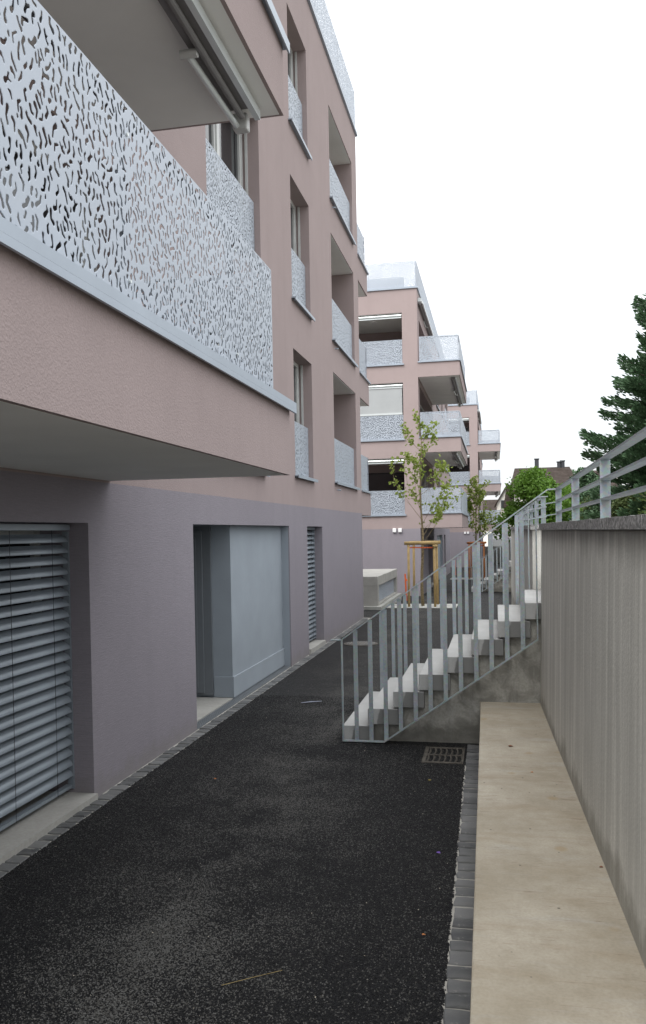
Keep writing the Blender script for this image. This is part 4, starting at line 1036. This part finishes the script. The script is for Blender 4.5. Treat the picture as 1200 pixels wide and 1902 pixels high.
# ------------------------------------------------------------------ far houses
def house(x0, x1, y0, y1, zt, ridge, axis, label, ov=0.5, chim=(), wins=(), half_hip=0.0):
    H = empty('house', ((x0+x1)/2, y0, -0.7), label, 'house', 'houses at the end of the path')
    w = MB(); w.box(x0, x1, y0, y1, -0.8, zt)
    if axis == 'y': w.quad((x0, y0, zt), (x1, y0, zt), ((x0+x1)/2, y0, ridge-0.15)); w.quad((x1, y1, zt), (x0, y1, zt), ((x0+x1)/2, y1, ridge-0.15))
    else: w.quad((x0, y1, zt), (x0, y0, zt), (x0, (y0+y1)/2, ridge-0.15)); w.quad((x1, y0, zt), (x1, y1, zt), (x1, (y0+y1)/2, ridge-0.15))
    w.build('wall', M['render'], H)
    r = MB(); th = 0.22
    if axis == 'y':
        xm = (x0+x1)/2; sl = (ridge-zt)/(xm-x0); e = zt - sl*ov
        prof = [(x0-ov, e), (xm, ridge), (x1+ov, e), (x1+ov, e-th), (xm, ridge-th), (x0-ov, e-th)]
        r.prism(prof[::-1], 'y', y0-ov, y1+ov)
    else:
        ym = (y0+y1)/2; sl = (ridge-zt)/(ym-y0); e = zt - sl*ov; hh = half_hip
        A = [(x0-ov, y0-ov, e), (x1+ov, y0-ov, e), (x1+ov, y1+ov, e), (x0-ov, y1+ov, e)]; R0 = (x0-ov+hh, ym, ridge); R1 = (x1+ov-hh, ym, ridge)
        r.quad(A[0], A[1], R1, R0); r.quad(A[2], A[3], R0, R1); r.quad(A[3], A[0], R0); r.quad(A[1], A[2], R1)
        D = [(p[0], p[1], p[2]-th) for p in A]
        for k in range(4): r.quad(A[k], D[k], D[(k+1) % 4], A[(k+1) % 4])
        r.quad(*D[::-1])
    rf = r.build('roof', M['tiles'], H)
    for (cx, cy, ch) in chim: MB().box(cx-0.22, cx+0.22, cy-0.22, cy+0.22, ridge-1.5, ridge+ch).box(cx-0.28, cx+0.28, cy-0.28, cy+0.28, ridge+ch+0.001, ridge+ch+0.1).build('chimney', M['darkmetal'], rf)
    for (wx, wz, ww, wh) in wins:
        f = MB(); f.box(wx-ww/2-0.08, wx+ww/2+0.08, y0-0.05, y0-0.005, wz-0.08, wz+wh+0.08); f = f.build('window', M['frame'], H)
        MB().box(wx-ww/2, wx+ww/2, y0-0.06, y0-0.052, wz, wz+wh).build('pane', M['glass'], f)
        MB().box(wx-ww/2-0.12, wx+ww/2+0.12, y0-0.14, y0-0.061, wz-0.14, wz-0.085).build('sill', M['lightconc'], f)
    return H
house(2.0, 8.3, 90, 101, 6.3, 8.9, 'x', 'cream house with the long brown tiled roof, behind the bright green tree', chim=((4.6, 95.5, 0.9), (7.0, 95.5, 0.5), (7.35, 95.5, 0.6)), wins=((3.2, 3.6, 0.9, 1.3), (5.3, 3.6, 0.9, 1.3), (7.2, 4.7, 0.8, 1.1), (3.2, 0.9, 0.9, 1.3)), half_hip=0.7)
house(0.2, 2.6, 93.5, 99, 5.2, 7.2, 'y', 'narrow white gabled house next to the last pink block', ov=0.25, wins=((0.95, 4.4, 0.6, 0.9), (0.8, 1.9, 0.5, 1.2), (1.7, 1.9, 0.5, 1.2)))
house(1.2, 2.9, 90.5, 92.5, 5.0, 6.6, 'x', 'low brown-roofed wing in front of the white gabled house', ov=0.3, half_hip=0.3)
house(8.9, 12.5, 88, 97, 6.1, 8.2, 'x', 'house with brown hipped roof, partly behind the wall railing and conifer', chim=((9.4, 92, 0.2),), wins=((9.6, 4.3, 1.0, 1.1), (11.3, 4.3, 1.0, 1.1)), half_hip=3.0)
bl = empty('balcony_railing', (9.6, 87, 3.9), 'white slatted balcony front on the hipped-roof house behind the shrubs', 'balcony')
MB().box(8.8, 11.2, 86.6, 87.9, 3.5, 3.75).build('balcony_slab', M['white'], bl)
MB().box(8.8, 11.2, 86.6, 86.66, 4.75, 4.83).build('top_rail', M['white'], bl)
for k in range(13): MB().box(8.85+k*0.19, 8.93+k*0.19, 86.6, 86.64, 3.75, 4.75).build('slat', M['white'], bl)
gq = empty('garage', (0.3, 76, -0.7), 'white flat-roofed garage at the end of the path', 'garage')
MB().box(-0.35, 1.6, 76, 80, -0.8, 1.9).build('wall', M['white'], gq); MB().box(-0.45, 1.7, 75.9, 80.1, 1.901, 2.05).build('roof', M['lightconc'], gq)
MB().box(-0.2, 1.4, 75.95, 75.99, -0.6, 1.3).build('door', M['frame'], gq)
tag(MB().box(-0.9, 2.2, 70, 70.3, -0.8, 0.75).build('low_wall', M['slab']), 'low grey concrete wall in front of the white garage', 'wall')
house(-4.5, 0.9, 120, 130, 4.2, 6.5, 'x', 'distant reddish-roofed house peeping past the last pink block', wins=((0.2, 1.5, 0.8, 1.0),))

# ------------------------------------------------------------------ trees on the terrace
def leafy_tree(x, y, zb, h, rad, label, mat, seed, n=9000, size=0.22, cat='tree', name='leafy_tree', blobs=26, flat=1.0):
    T = empty(name, (x, y, zb), label, cat); rr = random.Random(seed)
    tr = MB(); tr.tube([(x, y, zb-0.3), (x+0.1, y, zb+h*0.35), (x, y, zb+h*0.7)], [0.16, 0.12, 0.05], 8)
    cl = []
    for k in range(blobs):
        a = rr.uniform(0, 2*PI); q = rr.random()**0.6; zz = zb + h*rr.uniform(0.28, 0.95); f = math.sin(PI*min(1, max(0.05, (zz-zb)/h))**0.9)
        c = Vector((x + math.cos(a)*rad*q*f, y + math.sin(a)*rad*q*f, zz)); cl.append((c, rad*rr.uniform(0.24, 0.44)))
        tr.tube([(x, y, zb + h*rr.uniform(.25, .5)), tuple(c)], [0.05, 0.015], 5, False)
    tr.build('trunk', M['conbark'], T)
    lf = MB()
    for c, r_ in cl:
        for _ in range(n//blobs):
            d = Vector((rr.gauss(0, 1), rr.gauss(0, 1), rr.gauss(0, 1)*0.75*flat)).normalized()*r_*rr.random()**0.35
            leaf_quads(lf, c+d, 1, 0.03, size, rr)
    lf.build('crown', M[mat], T); return T
leafy_tree(2.0, 46, 0.9, 4.2, 1.95, 'bright green bushy tree in front of the brown-roofed cream house', 'leafgreen', 5, 15000, 0.17, blobs=34)
leafy_tree(3.7, 47.5, 0.9, 3.5, 1.3, 'smaller bright green bush right of the bushy tree, behind the wall railing', 'leafgreen', 8, 7000, 0.16, 'bush', 'bush', 24)
leafy_tree(4.6, 42, 1.0, 2.5, 1.0, 'dull olive shrub behind the coping between two railing posts', 'shrub', 9, 4000, 0.13, 'bush', 'bush', 18)
leafy_tree(6.0, 60, 1.0, 5.4, 1.3, 'dark green round tree between the hipped-roof house and the conifer', 'needle', 19, 5000, 0.2, 'tree', 'leafy_tree', 20)
leafy_tree(5.0, 40, 1.0, 3.3, 1.3, 'dark leafy bush left of the olive conifer, behind the rails', 'needle', 39, 5000, 0.14, 'bush', 'bush', 20)
leafy_tree(5.6, 37, 1.0, 2.6, 1.1, 'low green shrub under the big conifer behind the railing', 'shrub', 29, 4000, 0.12, 'bush', 'bush', 18)

def conifer(x, y, zb, h, rad, label, seed, mat, whorls=26, per=9, dens=1.0, up=0.12, size=0.30):
    T = empty('conifer', (x, y, zb), label, 'conifer tree'); rr = random.Random(seed)
    tr = MB(); tr.tube([(x, y, zb-0.3), (x, y, zb+h*0.5), (x, y, zb+h)], [0.30, 0.19, 0.03], 8); br = MB(); lf = MB()
    for k in range(whorls):
        t_ = k/(whorls-1); zc = zb + h*(0.08 + 0.90*t_); L0 = rad*(1-t_)**0.75 + 0.25
        for j in range(per):
            a = 2*PI*(j + rr.uniform(-.35, .35))/per + k*0.7; L = L0*rr.uniform(0.6, 1.2); n = max(4, int(L/0.32))
            p = Vector((x, y, zc + rr.uniform(-.15, .15))); dz = 0.10 - 0.42*(1-t_); pts = [p.copy()]
            for q in range(n):
                s_ = q/n; d = Vector((math.cos(a), math.sin(a), dz + (up+0.55)*s_*s_)); p = p + d*(L/n); pts.append(p.copy())
            br.tube(pts, [0.05*(1-0.8*q/n)+0.006 for q in range(n+1)], 4, False)
            wmax = 0.22 + 0.26*min(L, 2.8)
            for _ in range(int(n*10*dens)):
                    tt = rr.uniform(0.12, 1.0)*n; q = min(n-1, int(tt)); s_ = tt/n
                    wdt = 0.05 + wmax*(1-s_)**0.6*min(1, s_*3); o = rr.uniform(-1, 1)
                    c = pts[q].lerp(pts[q+1], tt-q) + Vector((-math.sin(a)*o*wdt, math.cos(a)*o*wdt, rr.gauss(0, .10) + (0.10-abs(o)*0.3)*wdt))
                    ax = Vector((math.cos(a)*(1-abs(o)*.5) - math.sin(a)*o*.7, math.sin(a)*(1-abs(o)*.5) + math.cos(a)*o*.7, rr.uniform(0.1, .75))).normalized()
                    sd = ax.cross(Vector((rr.uniform(-1, 1), rr.uniform(-1, 1), rr.uniform(-1, 1)))).normalized()
                    ln = size*rr.uniform(.6, 1.2); wd = size*0.17
                    lf.quad(c - sd*wd*.6, c + ax*ln*.55 - sd*wd, c + ax*ln, c + ax*ln*.55 + sd*wd, c + sd*wd*.6)
    tr.build('trunk', M['conbark'], T); br.build('branch', M['conbark'], T); lf.build('foliage', M[mat], T)
    return T
conifer(7.9, 38, 1.0, 13.2, 4.5, 'tall dark blue-green conifer with upswept branch tips at the right edge', 21, 'needle', 27, 11, dens=5.0, size=0.24)
conifer(6.15, 29, 1.0, 7.2, 1.25, 'olive-green narrow conifer in front of the tall dark one', 22, 'thuja', 26, 9, 2.2, 0.5, 0.13)

# ------------------------------------------------------------------ litter on the ground
def leaf_thing(x, y, z, s, mat, label, rz, cat='leaf', name='fallen_leaf'):
    m = MB(); n = 7
    pts = [(x + s*math.cos(rz+2*PI*k/n)*(0.6+0.4*((k*37) % 5)/5), y + s*0.8*math.sin(rz+2*PI*k/n)*(0.6+0.4*((k*53) % 5)/5), z + s*0.10 + s*0.22*((k*29) % 3)/3) for k in range(n)]
    for k in range(n): m.quad((x, y, z+s*0.08), pts[k], pts[(k+1) % n])
    for k in range(n): m.quad((x, y, z+0.001), (pts[(k+1) % n][0], pts[(k+1) % n][1], pts[(k+1) % n][2]-0.0015), (pts[k][0], pts[k][1], pts[k][2]-0.0015))
    o = m.build(name, M[mat], loc=(x, y, z)); return tag(o, label, cat)
leaf_thing(-0.40, 5.52, 0.014, 0.021, 'petal', 'purple flower petal lying on the black asphalt near the bench cobbles', 0.3, 'petal', 'flower_petal')
leaf_thing(-0.40, 4.38, 0.014, 0.014, 'leafdry', 'small orange leaf scrap on the asphalt closest to the cobbles and viewer', 1.0)
leaf_thing(-0.58, 7.13, 0.014, 0.016, 'leafyellow', 'yellow leaf scrap on the asphalt in front of the drain grate', 2.0)
leaf_thing(-2.73, 3.62, 0.014, 0.012, 'leafdry', 'rust-red leaf scrap on the asphalt at the lower left', 2.4)
leaf_thing(-2.43, 6.9, 0.014, 0.018, 'leafdry', 'orange leaf scrap on the asphalt below the mauve wall', 0.5)
leaf_thing(0.096, 6.72, 0.432, 0.026, 'leafbrown', 'square reddish-brown leaf piece on the far part of the bench', 0.8)
leaf_thing(0.228, 6.02, 0.432, 0.015, 'leafdry', 'small orange leaf piece on the bench slab', 0.1)
leaf_thing(0.50, 4.38, 0.432, 0.014, 'leafbrown', 'dark leaf crumb on the bench close to the wall foot', 0.1)
o = MB().tube([(-1.30, 3.72, 0.017), (-1.18, 3.80, 0.021), (-1.05, 3.90, 0.017)], 0.0013, 5).build('straw', M['straw']); tag(o, 'thin yellow straw lying on the asphalt in the foreground', 'straw')
o = MB().tube([(-2.42, 10.15, 0.018), (-2.30, 10.22, 0.020), (-2.18, 10.28, 0.018)], [0.003, 0.006, 0.003], 5).build('stick', M['bluestick']); tag(o, 'pale broken stick on the asphalt before the entrance', 'stick')
gm = MB(); rr = random.Random(4)
for _ in range(230):
    edge = rr.random() < 0.35
    y = 2.2 + 9*rr.random()**1.4; x = (rr.gauss(-2.95, .08) if rr.random() < .5 else rr.gauss(-0.42, .07)) if edge else rr.uniform(-2.95, -0.4)
    s_ = rr.uniform(0.002, 0.005); n0 = len(gm.v)
    for q in ((1,0,0),(0,1,0),(-1,0,0),(0,-1,0),(0,0,1)): gm.v.append((x + q[0]*s_*rr.uniform(.6, 1.3), y + q[1]*s_*rr.uniform(.6, 1.3), 0.013 + q[2]*s_))
    gm.f += [(n0, n0+1, n0+4), (n0+1, n0+2, n0+4), (n0+2, n0+3, n0+4), (n0+3, n0, n0+4)]
o = gm.build('grit', M['grit']); tag(o, kind='stuff')
